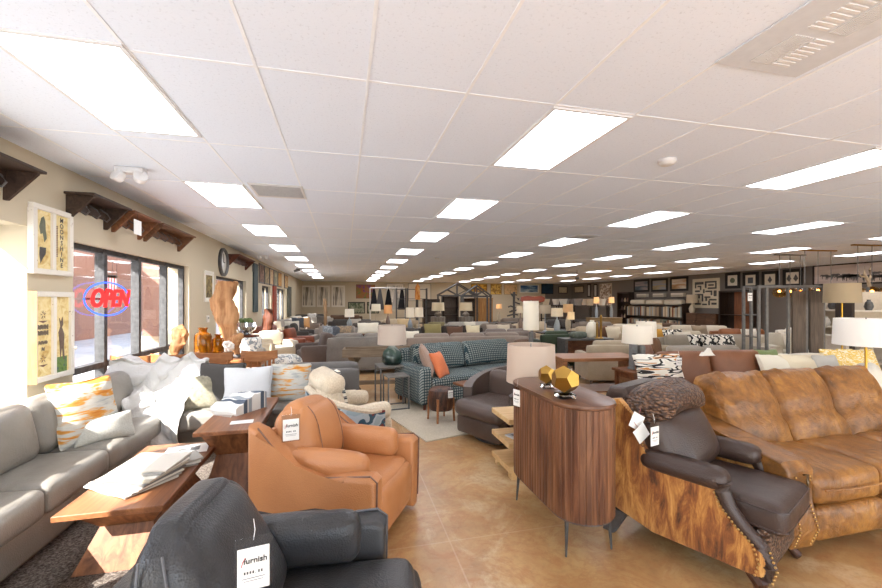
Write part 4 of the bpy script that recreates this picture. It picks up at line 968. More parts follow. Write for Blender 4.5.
def driftwood(px, d, z0, z1, w_, lab, m, seed=0, name='wood_sculpture', base=True, th=.5):
    p = D(px, d); h = z1-z0; t = thing(name, lab, 'sculpture', (p.x, p.y, z0), R(-10))
    def f(a, b, o_): pass
    b_ = MB(); n = 26; rings = []
    prof = []
    for i in range(n+1):
        u = i/n; base_r = .42+.58*max(0, min(1, (u-.12)/.3))*(1 if u < .85 else 1-(u-.85)*2.6)
        cx = w_*.18*math.sin(u*5+seed); ring = []
        for j in range(20):
            a = 2*PI*j/20; q = V((math.cos(a), math.sin(a), u*3+seed*3)); r = w_*.5*base_r*(1+.5*noise.noise(q*1.6)+.25*noise.noise(q*5))
            ring.append(b_.bm.verts.new((cx+r*math.cos(a), r*th*math.sin(a), .03+u*(h-.03)+.06*noise.noise(q*2)*u)))
        rings.append(ring)
    for A, B in zip(rings, rings[1:]):
        for j in range(20): b_.bm.faces.new((A[j], A[(j+1) % 20], B[(j+1) % 20], B[j]))
    b_.bm.faces.new(rings[0][::-1]); b_.bm.faces.new(rings[-1]); b_.build('carved_wood', m, t, ang=1.2)
    if base: MB().box(-w_*.35, w_*.35, -w_*.22, w_*.22, 0, .05, .01).build('base_block', plain('2a2320'), t)
    return t
dw = wood('c79a6c', '8e5f3a', 'z', .6, .7)
driftwood(227, 6.75, .76, 1.98, .37, 'large pale burl driftwood sculpture standing on the dining table', dw, 1.3)
driftwood(177, 5.95, .76, 1.26, .2, 'small carved stump sculpture on the dining table near the window', wood('a8764a', '5f3d24', 'z', .6, .7), 4.1)
driftwood(236, 6.3, .76, 1.12, .2, 'small rounded root-wood bowl sculpture in front of the burl', dw, 2.2)
p = D(229, 6.1)
t = thing('flower_ball', 'white flower cluster in a pot between vases and driftwood', 'flowers', (p.x-.02, p.y, .76)); MB().lathe([(.001, 0), (.05, 0), (.065, .1), (.05, .12)], n=16).build('pot', plain('8a7a66'), t)
b_ = MB()
for k in range(26): a = rnd.uniform(0, 6.3); zz = rnd.uniform(-1, 1); q = math.sqrt(1-zz*zz); b_.ball((.075*q*math.cos(a), .075*q*math.sin(a), .19+.07*zz), .028, n=8)
b_.build('blossoms', plain('efeae2', .9), t)
# window-side far items
p = D(246, 9.4); table(p.x, p.y, 0, .55, .4, .85, wood('7a3f28', '4d2416', 'x', 1, .45), 'red-brown wooden cabinet by the glass door under a mirrored planter', 'small_cabinet', 'cabinet', 'cab')
t = thing('mirrored_planter', 'round mirrored bowl planter with green moss on the red-brown cabinet', 'planter', (p.x, p.y, .85)); MB().lathe([(.001, .0), (.1, 0), (.12, .02), (.05, .05), (.2, .12), (.24, .2), (.2, .3), (.17, .3), (.19, .2), (.001, .15)], n=28).build('bowl', metal('d8dce0', .08), t)
b_ = MB()
for k in range(22): a = rnd.uniform(0, 6.3); q = rnd.uniform(0, .15); b_.ball((q*math.cos(a), q*math.sin(a), .32+rnd.uniform(-.02, .04)), .05, n=8)
b_.build('moss', plain('5f7a34', .95, 0, .8, 40), t)
def at(px, d): p = D(px, d); return p.x, p.y
crm = fabric('d9cfbd', 'c0b49f'); lgr = fabric('b5afa6', '9c968c'); tau = fabric('8a7d72', '73675c'); dgr = fabric('56524e', '403d3a'); bei = fabric('cdbda4', 'b4a388'); olive = fabric('8c8260', '6f6646'); wh = fabric('e6e1d6', 'd4cec0'); brn = fabric('6e5648', '54402f')
ring = abstract(('d8d6cf', 'e3e0d8', '8a9094', 'd9d6cf', '666c72'), (6, 6, 6), 2, .4, 1, 'CONSTANT')
rust = leather('9a5030', '6e3219', .45, 2); cogl = leather('a86a3c', '7d4a26', .45, 2)
x, y = at(274, 10.6); sofa(x, y, R(40), .95, crm, 'cream club chair by the window, above the beige swivel chair', n=1, cat='armchair', name='club_chair', d=.9, h=.85)
x, y = at(266, 9.1); sofa(x, y, R(150), 1.0, bei, 'beige chair turned away, just past the dining table', n=1, cat='armchair', name='club_chair', d=.9, h=.8)
x, y = at(296, 8.0); t = thing('swivel_chair', 'white ring-patterned tub chair next to the beige chair', 'armchair', (x-.15, y-.2, 0), R(60)); MB().soft((0, .05, .36), (.6, .6, .5), .2, (0, 0, 0), 9).build('body', ring, t); MB().cyl((0, 0, 0), (0, 0, .15), .2, n=24).build('base', plain('3a302a'), t)
x, y = at(250, 7.6); sofa(x, y, R(170), .8, fabric('a9a49c', '8c877f'), 'grey fabric chair with a silver patterned pillow behind the driftwood', n=1, cat='armchair', name='club_chair', d=.8, h=.86)
x, y = at(250, 7.2); pillow(x, y+.05, .6, R(30), .42, .42, ring, 'silver grey ring-patterned pillow on the grey chair near the driftwood', 20, .14)
for k, (px, d, rz, m, lab, w_) in enumerate(((262, 12.6, 60, rust, 'rust leather chair nearest the glass door', .9), (270, 13.9, 40, fabric('b98a80', '9a6a60'), 'dusty pink channel-back chair between the rust leather chairs', .9), (296, 11.7, 75, rust, 'rust leather armchair along the walkway', .9), (279, 15.6, 60, crm, 'cream armchair behind the pink chair', .95), (300, 14.4, 80, dgr, 'charcoal armchair on the left of the far walkway', .95), (289, 17.3, 70, lgr, 'light grey sofa by the far windows', 1.6), (312, 18.8, 85, tau, 'taupe chair deep in the left row', .9), (298, 21, 40, wh, 'white chair near the back corner', 1.0), (310, 23.5, 10, dgr, 'dark sofa under the birch tree prints, left one', 2.0), (318, 20, 20, lgr, 'pale grey sofa below the birch tree prints', 1.8))):
    x, y = at(px, d); sofa(x, y, R(rz), w_, m, lab, n=1 if w_ < 1.2 else 2, cat='armchair' if w_ < 1.2 else 'sofa', name='club_chair' if w_ < 1.2 else 'sofa', d=.88)
for k, (px, d, c, lab) in enumerate(((292, 14.3, 'd8d2c4', 'cream pillow in the left window rows'), (298, 17.2, '4a5058', 'slate pillow deep in the left window rows'), (304, 17.5, 'c9a070', 'tan pillow by the far windows'), (312, 23.1, 'd6d2ca', 'pale pillow under the birch prints'), (322, 19.7, '6a625a', 'dark pillow on the pale sofa below the birch prints'))):
    x, y = at(px, d); pillow(x, y, .5, R(15), .5, .45, fabric(c), lab)
x, y = at(266, 12.0); driftwood(267, 12.0, 0, 1.4, .3, 'dark reddish wood figure standing by the second window', wood('6a3a24', '3f2114', 'z'), 3.3)
driftwood(325, 19, .0, 1.75, .16, 'tall thin driftwood pole in front of the birch prints', wood('b89a78', '84684a', 'z'), 5.1)
x, y = at(317, 9.8); sofa(x, y, R(-75), .95, fabric('6a5c56', '544741'), 'taupe grey recliner facing the walkway', n=1, cat='armchair', name='recliner', d=.95, h=.86)
x, y = at(336, 12.5); sofa(x, y, R(-10), 1.5, fabric('a8a098', '8f867c'), 'greige sofa with patterned pillows behind the taupe recliner', n=2)
for px, c, l in ((330, 'b5bcc0', 'blue-grey patterned'), (338, '6a6e76', 'slate'), (344, 'c8ac88', 'tan')):
    x, y = at(px, 12.1); pillow(x, y-.1, .5, R(-10), .45, .42, fabric(c, '4a5058', 30), l+' pillow on the greige sofa')
x, y = at(370, 13.2); sofa(x, y, 0, 1.15, fabric('67605a', '524b46'), 'dark grey high-back chair behind the tweed sofa', n=1, h=.98)
x, y = at(368, 10.6); pillow(x, y, .78, 0, .55, .3, fabric('ece6d6'), 'long cream lumbar pillow showing over the grey tweed sofa back', 10, .12)
x, y = at(366, 10.8); table(x, y, 0, 1.2, .5, .78, oakd, 'low brown console directly behind the grey tweed sofa', 'console_table', style='panel')
tweed = fabric('8f8982', '68625c', 140, .95, .8)
x, y = at(363, 9.4); sofa(x, y, PI, 1.62, tweed, 'grey tweed sofa seen from behind, behind the trestle console', n=2, d=.95, h=.9)
taup = fabric('96877b', '7e7066', 150)
x, y = at(465, 9.75); sofa(x, y, PI-R(3), 2.95, taup, 'long taupe sofa seen from behind, behind the teal checked sofa', n=3, d=.95, h=.88)
# trestle console
x, y = at(378, 7.3); t = thing('trestle_console', 'weathered wood tray-top trestle console behind the cream recliner', 'console table', (x, y, 0), R(-4)); ww_ = wood('8f7d68', '655441', 'x', 1, .7)
MB().box(-.62, .62, -.22, .22, .66, .7).build('tray_bottom', ww_, t)
for a in ((-.62, .62, -.22, -.19), (-.62, .62, .19, .22), (-.62, -.59, -.19, .19), (.59, .62, -.19, .19)): MB().box(*a, .7, .8, .004, 1).build('tray_side', ww_, t)
for s_ in (-1, 1): MB().lathe([(.12, 0), (.12, .06), (.08, .1), (.075, .3), (.1, .36), (.1, .38), (.06, .42), (.07, .55), (.11, .6), (.11, .66)], (s_*.42, 0, 0), n=4).build('baluster_leg', ww_, t)
MB().box(-.42, .42, -.05, .05, .14, .2).build('stretcher', ww_, t)
# nesting tables
irn = plain('4c4a48', .5, 0)
for k, (px, d, w_, h, lab) in enumerate(((390, 6.5, .42, .62, 'larger metal nesting table holding the green-based lamp'), (396, 6.15, .34, .52, 'smaller metal nesting table tucked in front of the larger one'))):
    x, y = at(px, d); t = thing('nesting_table', lab, 'side table', (x, y, 0), R(8), 'metal nesting tables'); MB().box(-w_/2, w_/2, -w_/2, w_/2, h-.02, h, .003, 1).build('tabletop', plain('6a655e', .6), t)
    for xx in (-1, 1):
        for yy in (-1, 1): MB().box(xx*(w_/2-.012)-.01, xx*(w_/2-.012)+.01, yy*(w_/2-.012)-.01, yy*(w_/2-.012)+.01, 0, h-.021).build('leg', irn, t)
    MB().box(-w_/2+.03, w_/2-.03, -w_/2+.005, -w_/2+.02, .02, .035).build('rail', irn, t)
gg = N('reactive_glaze'); f_ = gg.noise(gg.co((4, 4, 2.2)), 1.6, 4, .6, 1); sp_ = gg.new('ShaderNodeSeparateXYZ'); gg.link(gg.co(), sp_.inputs[0])
gg = gg.done(gg.ramp(gg.math('ADD', gg.math('MULTIPLY', sp_.outputs[2], 2.2), gg.math('MULTIPLY', f_, .5)), [(.45, '1e2f29'), (.75, '455c55'), (.95, 'c9d2d0')]), .15, 0, .6)
x, y = at(392, 6.5); t = thing('table_lamp', 'lamp with blush drum shade and green glazed pot base on nesting table', 'lamp', (x, y, .62))
MB().lathe([(.001, 0), (.12, 0), (.16, .05), (.165, .13), (.14, .22), (.06, .29), (.04, .34)], n=28).build('lamp_base', gg, t); MB().cyl((0, 0, .3), (0, 0, .6), .008).build('stem', metal('9a9a9a'), t); shade(t, .33, .64, .235, .22, shade_mat('dccfc4'))
# teal sofa, rug, stool
teal = check('a6aca6', '34474e', 24)
o = MB().box(-1.3, 1.3, -.85, .85, 0, .015).build('area_rug', fabric('cfc4b0', 'b5a993', 50, 1, 1)); tag(o, 'cream textured rug under the cowhide stool and teal sofa', 'rug', loc=(1.95, 5.75, .001), rot=(0, 0, R(16)))
TR = R(18); sx_, sy_ = 2.12, 6.62
t = sofa(sx_, sy_, TR, 2.45, teal, 'teal and cream checked sofa with walnut feet', d=1.0, h=.92, n=2, armw=.2, armh=.66, lowres=False, leg=wood('7a3f22', '4d2412', 'z'), sh=.46)
def on(x, y): c_, s_ = math.cos(TR), math.sin(TR); return sx_+x*c_-y*s_, sy_+x*s_+y*c_
x, y = on(-.78, -.02); pillow(x, y, .5, TR+R(5), .5, .5, teal, 'teal checked pillow at the left of the teal sofa', 24, .15)
x, y = on(-.98, -.2); pillow(x, y, .5, TR+R(60), .5, .5, fabric('b59a8c', '98806f'), 'dusty rose grey pillow against the left arm of the teal sofa', 22, .15)
x, y = on(-.8, -.3); pillow(x, y, .47, TR+R(30), .34, .42, fabric('e2855a', 'cc6f45'), 'small orange knotted pillow on the teal sofa', 28, .14)
x, y = at(441, 5.5); t = thing('cowhide_stool', 'round brown cowhide stool with wood legs on the cream rug', 'stool', (x, y, .016), .3)
dh = N('dark_hide'); f_ = dh.noise(dh.co((4, 4, 1.5)), 2, 5, .7, 1); dh.bump(dh.noise(dh.co((60, 60, 10)), 3, 2), .5, .006); dh = dh.done(dh.ramp(f_, [(.4, '2f1c14'), (.6, '6a4330'), (.75, 'b08c6a')]), .5)
MB().lathe([(.001, .14), (.15, .15), (.17, .2), (.175, .38), (.165, .42), (.12, .445), (.001, .45)], n=28).build('hide_seat', dh, t)
for a in range(4): MB().cyl((.185*math.cos(R(45+90*a)), .185*math.sin(R(45+90*a)), 0), (.17*math.cos(R(45+90*a)), .17*math.sin(R(45+90*a)), .32), .014, .02, 8).build('leg', oak, t)
x, y = at(450.5, 5.28); pricetag(x, y, .42, R(10), 'furnish price tag on the cowhide stool', .07, .1)
x, y = at(474, 5.6); table(x+.05, y, TR, .5, .5, .5, oakd, 'small brown wood side table by the barrel chair', style='ped')
# ================= middle ground right =================
x, y = at(531, 6.5); table(x, y, 0, .5, .45, .85, dgr and plain('3a2f2a'), 'dark tall stand carrying the white cylinder-shade lamp', style='panel')
t = thing('table_lamp', 'lamp with tall narrow white cylinder shade and dark metal stem', 'lamp', (x, y, .85)); MB().lathe([(.001, 0), (.09, 0), (.09, .02), (.035, .04), (.035, .3)], n=20).build('lamp_base', plain('3c3c3e', .3), t); MB().cyl((0, 0, .3), (0, 0, .78), .008).build('stem', irn, t); shade(t, .33, .8, .125, .125, shade_mat('f4f0e6')); MB().ball((0, 0, .56), .03, n=10).build('bulb', emit('fff0dc', 4), t)
x, y = at(532, 8.2); t = thing('wall_sculpture', 'wavy red-brown carved wood panel showing over the cylinder lamp', 'sculpture', (x, y, 0), 0)
MB().prism([(-.27, 1.66), (-.24, 1.74), (-.1, 1.76), (.05, 1.73), (.2, 1.76), (.28, 1.72), (.27, 1.64), (.15, 1.61), (0, 1.64), (-.15, 1.6)], 'y', -.03, .03, .012).build('carved_panel', wood('8a3a20', '5c2414', 'x'), t); MB().box(-.02, .02, -.02, .02, .02, 1.62).build('post', irn, t); MB().box(-.2, .2, -.15, .15, 0, .02).build('base', irn, t)
# desk behind the cabinet
x, y = at(594, 6.25); desk = table(x, y, R(-8), 1.25, .6, .8, wood('a5734c', '7b4f30', 'x', 1, .4), 'reddish wood desk with a square leg frame behind the oval cabinet', 'desk', style='panel', th=.05, shelf=.3)
x, y = at(617, 5.9); pricetag(x-.74, y+.08, .62, R(-8), 'white square tag hanging on the front of the reddish desk', .09, .09)
# bowed black console
x, y = at(585, 9.2); t = thing('console_table', 'black console with a bowed walnut front and slab ends', 'console table', (x, y, 0), R(-6)); MB().box(-.58, .58, -.22, .22, .76, .8, .004, 1).build('tabletop', plain('262220', .4), t)
for s_ in (-1, 1): MB().box(s_*.55-.03, s_*.55+.03, -.22, .22, 0, .76).build('side_panel', plain('262220', .4), t)
MB().prism([(-.5, -.18), (-.3, -.05), (0, .0), (.3, -.05), (.5, -.18), (.5, .2), (-.5, .2)], 'z', .3, .759).build('bowed_front', wood('7a5038', '4a2c1c', 'x'), t)
for px, h, l in ((597, .34, 'shorter'), (601, .5, 'taller')):
    x, y = at(px, 9.1); t = thing('candlestick', l+' gold column candlestick on the bowed black console', 'candlestick', (x, y, .8)); MB().lathe([(.001, 0), (.05, 0), (.05, .02), (.022, .03), (.022, h-.02), (.035, h), (.001, h)], n=16).build('column', gold, t); MB().cyl((0, 0, h), (0, 0, h+.03), .015).build('candle_cup', gold, t)
x, y = at(592, 9.35); o = MB().lathe([(.001, 0), (.09, 0), (.13, .1), (.13, .25), (.09, .34), (.05, .36), (.05, .4), (.03, .4)], n=24).build('jar', plain('e8e0cc', .4)); tag(o, 'white ceramic lidded jar behind the gold candlesticks', 'jar', loc=(x, y, .8))
x, y = at(578, 9.2); o = MB().soft((0, 0, .07), (.4, .2, .14), .06, (0, 0, .2), 6).build('folded_cloth', plain('3a4432', .9)); tag(o, 'dark green folded cloth on the bowed black console', 'cloth', loc=(x, y, .8))
# grey base lamp pair
x, y = at(637, 5.7); table(x, y, 0, .5, .45, .68, oakd, 'brown square side table under the grey stone lamp', style='legs')
t = thing('table_lamp', 'white drum lamp on grey stone block base with a ring hole', 'lamp', (x, y, .68)); b_ = MB().box(-.1, -.03, -.05, .05, .03, .36, .01).box(.03, .1, -.06, .04, .03, .34, .02).box(-.11, .11, -.06, .06, 0, .03, .004); b_.build('lamp_base', plain('66686a', .6), t); MB().cyl((0, 0, .03), (0, 0, .62), .01).build('stem', irn, t); shade(t, .37, .62, .2, .19, shade_mat('f6f2ea')); MB().ball((0, 0, .5), .04, n=10).build('bulb', emit('fff0dc', 5), t)
x, y = at(646, 7.0); table(x, y, 0, .5, .45, .66, oakd, 'brown side table under the rear white drum lamp', style='legs')
t = thing('table_lamp', 'rear white drum lamp behind the grey stone block lamp', 'lamp', (x, y, .66)); MB().lathe([(.001, 0), (.1, 0), (.12, .1), (.05, .3), (.03, .4)], n=20).build('lamp_base', plain('8a5a40', .5), t); MB().cyl((0, 0, .38), (0, 0, .66), .01).build('stem', irn, t); shade(t, .36, .63, .17, .16, shade_mat('f6f2ea')); MB().ball((0, 0, .5), .04, n=10).build('bulb', emit('fff0dc', 5), t)
# brown leather sofa behind recliner
bl = leather('8a5a3c', '6b4128', .45, 1.5, .6, .3)
x, y = at(722, 5.2); sofa(x+.12, y+.12, R(-6), 1.95, bl, 'smooth brown leather sofa behind the cognac sofa', d=.95, h=.95, n=2, armw=.2)
brush = abstract(('e9e4d8', 'f2eee4', '2c2a2a', 'e9e4d8', 'c98a4a', '3a3838', 'efe9dc'), (1.5, 1.5, 9), 2.2, .3, 1, 'CONSTANT')
x, y = at(660, 4.95); pillow(x, y, .52, R(-10), .62, .5, brush, 'large pillow with black, white and ochre brush strokes on brown leather sofa', 20, .18)
x, y = at(679, 4.75); pricetag(x, y, .93, 0, 'square coded tag clipped on the brush stroke pillow', .08, .09)
x, y = at(722, 4.9)
o = MB().prism([(-.1, 0), (-.06, .05), (-.01, .04), (.03, .1), (.07, .02), (.12, 0)], 'y', -.03, .03, .008).build('paper_label', plain('f0ece2')); tag(o, 'crumpled white paper label on top of the brown leather sofa', 'paper', loc=(x+.15, y+.35, .93))
# cream sofa right
x, y = at(822, 5.9); sofa(x, y, R(-8), 2.1, wh, 'cream fabric sofa behind the cognac leather sofa', d=.95, h=.84, n=3)
for px, d, c, l, w_ in ((780, 5.45, 'dcd5c4', 'sand pillow, first on the cream sofa', .6), (806, 5.45, 'd9cdb4', 'wide tan-cream pillow in the middle of the cream sofa', .7), (768, 6.0, '7a8a5a', 'green leaf pillow at the left of the cream sofa', .4), (828, 5.4, 'b9b5ae', 'small grey pillow with a tag on the cream sofa', .35)):
    x, y = at(px, d); pillow(x, y, .52, R(-8), w_, .42, fabric(c), l, 20, .16)
ikat = abstract(('e8dcc0', 'd9b860', 'e9e0c8', 'c9a040'), (3, 3, 8), 3, 1.5, 2, 'CONSTANT')
for px, w_, l in ((841, .5, 'left'), (860, .55, 'right')):
    x, y = at(px, 5.75); pillow(x, y, .52, R(-12), w_, .46, ikat, 'yellow and cream patterned pillow, '+l+' of two at the right end of the cream sofa', 20, .16)
x, y = at(880, 4.6); sofa(x+.35, y+.05, R(30), 1.0, wh, 'cream armchair at the right edge behind the floor lamp', d=.95, h=.86, n=1, cat='armchair', name='club_chair')
# floor lamps
def floorlamp(px, d, zs0, zs1, r, lab, pole, sc):
    x, y = at(px, d); t = thing('floor_lamp', lab, 'lamp', (x, y, 0)); MB().lathe([(.001, 0), (.15, 0), (.15, .02), (.02, .035), (.001, .04)], n=28).build('base', pole, t); MB().cyl((0, 0, .03), (0, 0, zs1-.02), .012, n=12).build('pole', pole, t); shade(t, zs0, zs1, r, r*.96, shade_mat(sc)); return t
floorlamp(866, 4.35, 1.17, 1.46, .27, 'floor lamp with wide crisp white shade and brass pole at right edge', metal('b8903c'), 'fbfaf8')
floorlamp(842, 6.6, 1.62, 1.94, .235, 'floor lamp with larger beige linen drum shade and brass pole', metal('b8903c'), 'cdbd9f')
# barn-door display
t = thing('door_display_rack', 'freestanding grey metal display frame with hanging dark wood doors', 'display rack', tuple(at(784, 7.3))+(0,), R(-14)); fm = plain('55514c', .5)
for x in (-.6, -.46, -.08, .24, .54):
    for y in (-.18, .18):
        if x in (-.08, .24) and y > 0: continue
        MB().box(x-.02, x+.02, y-.02, y+.02, 0, 1.93).build('post', fm, t)
for y in (-.18, .18): MB().box(-.62, .56, y-.021, y+.021, 1.89, 1.93).build('top_rail', fm, t); MB().box(-.62, .56, y-.021, y+.021, .1, .13).build('bottom_rail', fm, t)
for x in (.08, .39):
    dd_ = MB().box(x-.115, x+.115, -.23, -.19, .2, 1.83, .004, 1).build('hanging_door', wood('6e6054', '493e36', 'z', 1, .6), t); MB().cyl((x, -.2, 1.8), (x, -.2, 1.9), .012).build('roller', irn, dd_)
for z in (.6, 1.0, 1.4): MB().box(-.61, -.59, -.16, .16, z-.012, z+.012).build('rung', fm, t)
tg = pricetag(at(750, 6.9)[0], at(750, 6.9)[1], 1.72, 0, 'white tag hanging on the door display frame', .1, .14)
# pendants on brass bars, antler
for k, (px, d, w_, l) in enumerate(((818, 10.6, 1.1, 'left brass ceiling bar of the pendant display with dark drop rods'), (872, 9.6, 1.1, 'right brass ceiling bar of the pendant display with dark drop rods'), (790, 11.6, 1.0, 'dark ceiling bar with thin drop rods above the door display'))):
    x, y = at(px, d); t = thing('pendant_bar', l, 'pendant light', (x, y, CEIL), R(-6)); MB().box(-w_/2, w_/2, -.04, .04, -.03, 0, .005, 1).build('ceiling_bar', metal('a8803c') if k < 2 else irn, t)
    for q in range(3):
        xx = -w_/2+.15+q*(w_-.3)/2; zz = -.95 if k != 1 else -1.0
        MB().cyl((xx, 0, -.03), (xx, 0, zz), .008, n=6).build('rod', irn, t)
        gl_ = MB().lathe([(.03, zz), (.1, zz-.03), (.16, zz-.1), (.17, zz-.17), (.12, zz-.27), (.05, zz-.3), (.05, zz-.295), (.115, zz-.265), (.165, zz-.17), (.155, zz-.1), (.095, zz-.035), (.03, zz-.005)], (xx, 0, 0), n=24, close=True).build('glass_globe', glass('f4e6cc', .05), t)
        MB().ball((xx, 0, zz-.12), .035, n=10).build('bulb', emit('ffb860', 14), gl_)
x, y = at(868, 9.2); t = thing('antler_sculpture', 'forked antler sculpture near the pendant lights', 'sculpture', (x, y, 0)); am = plain('a58c68', .6)
MB().tube([(0, 0, 1.95), (.05, 0, 2.0), (.0, 0, 2.12), (-.12, .0, 2.28), (-.1, 0, 2.45)], [.04, .035, .03, .025, .006], 8).build('antler', am, t); MB().tube([(0, 0, 2.1), (.08, 0, 2.2), (.05, 0, 2.36), (.1, 0, 2.5)], [.028, .025, .02, .005], 8).build('antler', am, t); MB().tube([(-.11, 0, 2.2), (-.24, 0, 2.22), (-.3, 0, 2.32)], [.02, .015, .005], 8).build('tine', am, t); MB().cyl((0, 0, .02), (0, 0, 1.97), .03).box(-.2, .2, -.2, .2, 0, .03).build('stand', irn, t)
# ================= wall art, back =================
birch = abstract(('1c1a16', '6a6456', 'd8d2c2', 'e6e0d0', '3a362e'), (5, 5, .35), 2, .2, 2)
for a, b, l in ((301.5, 315.5, 'left'), (317, 330, 'middle'), (331.5, 345, 'right')): picture('B', (a, 285.5, b, 307), l+' birch forest print of the white-framed triptych', birch, 'e9e4d8', .06, .05, group='birch forest triptych', fmat=plain('e9e4d8'))
picture('B', (356, 284.5, 375, 298.5), 'purple, orange and green abstract canvas on the back wall', abstract(('4a3058', '7a4f80', 'a86c3c', '7a8048', '4a5a3a'), (1.2, 1.2, 1.2), 1.6, 1.5), '7a5a3a', .03)
for a, b, l in ((348, 365, 'left'), (367, 379, 'right')): picture('B', (a, 302, b, 313.5), l+' dark-framed landscape under the purple canvas', abstract(('2a2c28', '5c6a50', 'a8a890', '3c4438'), (1.5, 1.5, 1.5), 2), '1f1c1a', .06)
picture('B', (386, 283.5, 404, 303), 'pale abstract print in thin frame behind the hanging dark drapes', abstract(('4a4a48', 'c9c4b8', 'e6e0d4', '8a8478'), (2, 2, 1), 2), 'b8b0a0', .05, .1)
picture('B', (408, 283.5, 431, 301), 'cream panel with thin grey frame behind the black metal shelving', plain('d9cfb8'), '8a8272', .04)
picture('B', (471, 284, 487, 292), 'gold and orange canvas behind the house-shaped frame', abstract(('c98a2a', 'e8b84a', '8a4a1c', 'f0d080'), (1, 1, 2), 2), '6a4a24', .03)
picture('B', (490.5, 284, 501.5, 294.5), 'left gold figure canvas on the back wall', abstract(('d0a040', 'e6c46a', '8a5a2a', 'f0dca0'), (2, 2, 2), 2), '8a6a34', .02)
picture('B', (504, 284.5, 517, 294.5), 'right tan figure canvas on the back wall', abstract(('c9a070', 'e0c090', '7a5a3c'), (2, 2, 2), 2), '8a6a34', .02)
picture('B', (519.5, 284.5, 538.5, 293), 'blue seascape print in white frame on the back wall', abstract(('1f3a5a', '3f6a9a', '9ab8cc', 'dfe6e8'), (.5, .5, 3), 1.5), 'e6e2da', .04, .03, fmat=plain('e6e2da'))
picture('B', (541, 283.5, 553, 294), 'dark blue night canvas on the dark back wall', abstract(('0f1a26', '26425a', '16283a'), (1, 1, 1), 2), '15130f', .04)
for a, b, l in ((558, 567, 'left'), (568.5, 578, 'right')): picture('B', (a, 286.5, b, 293.5), l+' small cream print of the pair on the dark wall', abstract(('d8ccb0', 'b8a888', 'e6dcc4'), (2, 2, 2), 2), '2a2420', .06) if b < 570 else picture('R', (a+6, 286, b+6, 293), 'small cream print next to the back corner', abstract(('d8ccb0', 'b8a888', 'e6dcc4'), (2, 2, 2), 2), '2a2420', .06)
for a, b, l in ((587.5, 591, 'left'), (594, 597.5, 'right')): picture('R', (a, 284, b, 297), l+' tall narrow black-framed mirror by the bookshelf', plain('cfcdc6', .2), '1a1816', .08)
picture('R', (600, 283.5, 612, 307), 'mottled brown and white map-like canvas left of the dark bookshelf', abstract(('d9cdb8', '7a5a44', 'e8e0d0', '4a3c34'), (1.5, 1.5, 1.5), 3, 1), 'bcae94', .04)
land = [('d8b0a8', 'a89c98', '5a6a78', '3a4438'), ('c9d0d4', '8a94a0', 'a89878', '4a4c40'), ('7aa0c4', 'd8d4c4', 'b89068', '5a5040')]
for k, (a, b, y0, y1, l) in enumerate(((634, 649.5, 279.5, 292, 'pink-sky'), (651.5, 668, 278.5, 291.7, 'grey mountain'), (670.5, 688.5, 276.8, 291, 'blue-sky desert'))): picture('R', (a, y0, b, y1), l+' landscape in wide black frame above the fabric sample rack', abstract(land[k], (.3, .5, 2.5), 1.6, .3), '14110f', .12, group='three black-framed landscapes')
t, w_, h, yy = picture('R', (693, 278.5, 720, 308), 'cream panel with black maze-like interlocking strokes', plain('d8ceb4'), 'd8ceb4', .05, name='maze_panel', cat='wall art', fmat=plain('d8ceb4'))
mz = plain('1e1b19'); ww, hh = w_/2-.09, h/2-.09; b_ = None
for (ax, az, bx, bz) in ((.05, .93, .4, .86), (.05, .7, .1, .93), (.16, .74, .32, .8), (.27, .62, .32, .8), (.05, .55, .26, .62), (.48, .9, .95, .96), (.48, .7, .54, .9), (.62, .78, .84, .84), (.9, .66, .95, .9), (.6, .66, .9, .72), (.4, .5, .46, .66), (.5, .54, .78, .6), (.72, .42, .78, .54), (.05, .28, .1, .48), (.1, .42, .34, .48), (.2, .3, .26, .42), (.34, .18, .4, .48), (.46, .32, .7, .38), (.84, .38, .95, .6), (.5, .2, .56, .32), (.66, .22, .95, .28), (.05, .05, .3, .12), (.14, .12, .2, .24), (.36, .04, .56, .1), (.62, .04, .68, .22), (.75, .06, .95, .14)):
    MB().box(-ww+2*ww*ax, -ww+2*ww*bx, yy-.006, yy, -hh+2*hh*az, -hh+2*hh*bz, .02, 1).build('painted_stroke', mz, t)
for k, (a, b, y0, y1) in enumerate(((725.5, 740.5, 272.5, 288.5), (743, 759, 272, 288.3), (762, 779, 271, 288), (783, 803, 269, 287))):
    t, w_, h, yy = picture('R', (a, y0, b, y1), ('green round emblem', 'dark square emblem', 'small black butterfly emblem', 'twin black moth emblem')[k]+' on cream paper in wide black frame', plain('e2dac6'), '1a1715', .13, group='black-framed emblem prints above the door display')
    b_ = MB(); s_ = h*.16
    if k == 0: b_.cyl((0, yy, 0), (0, yy-.006, 0), s_, n=24).build('emblem', plain('4c5a34'), t)
    elif k == 1: b_.box(-s_, s_, yy-.006, yy, -s_*1.2, s_).build('emblem', plain('2c343c'), t)
    else:
        for o_ in ((0,) if k == 2 else (-s_*1.1, s_*1.1)): b_.prism([(o_, -s_*1.3), (o_-s_*.8, -s_*.2), (o_-s_*.5, s_*.3), (o_, s_*1.3), (o_+s_*.5, s_*.3), (o_+s_*.8, -s_*.2)], 'y', yy-.006, yy)
        b_.build('emblem', mz, t)
t, w_, h, yy = picture('R', (813, 262.5, 900, 284.5), 'wide pale photograph of a herd of wildebeest on the plain', abstract(('b0a498', 'c4b6ac', 'd2c6c2', 'c0b0b0'), (.2, .2, 2), 1.5, .2), '2b2622', .06)
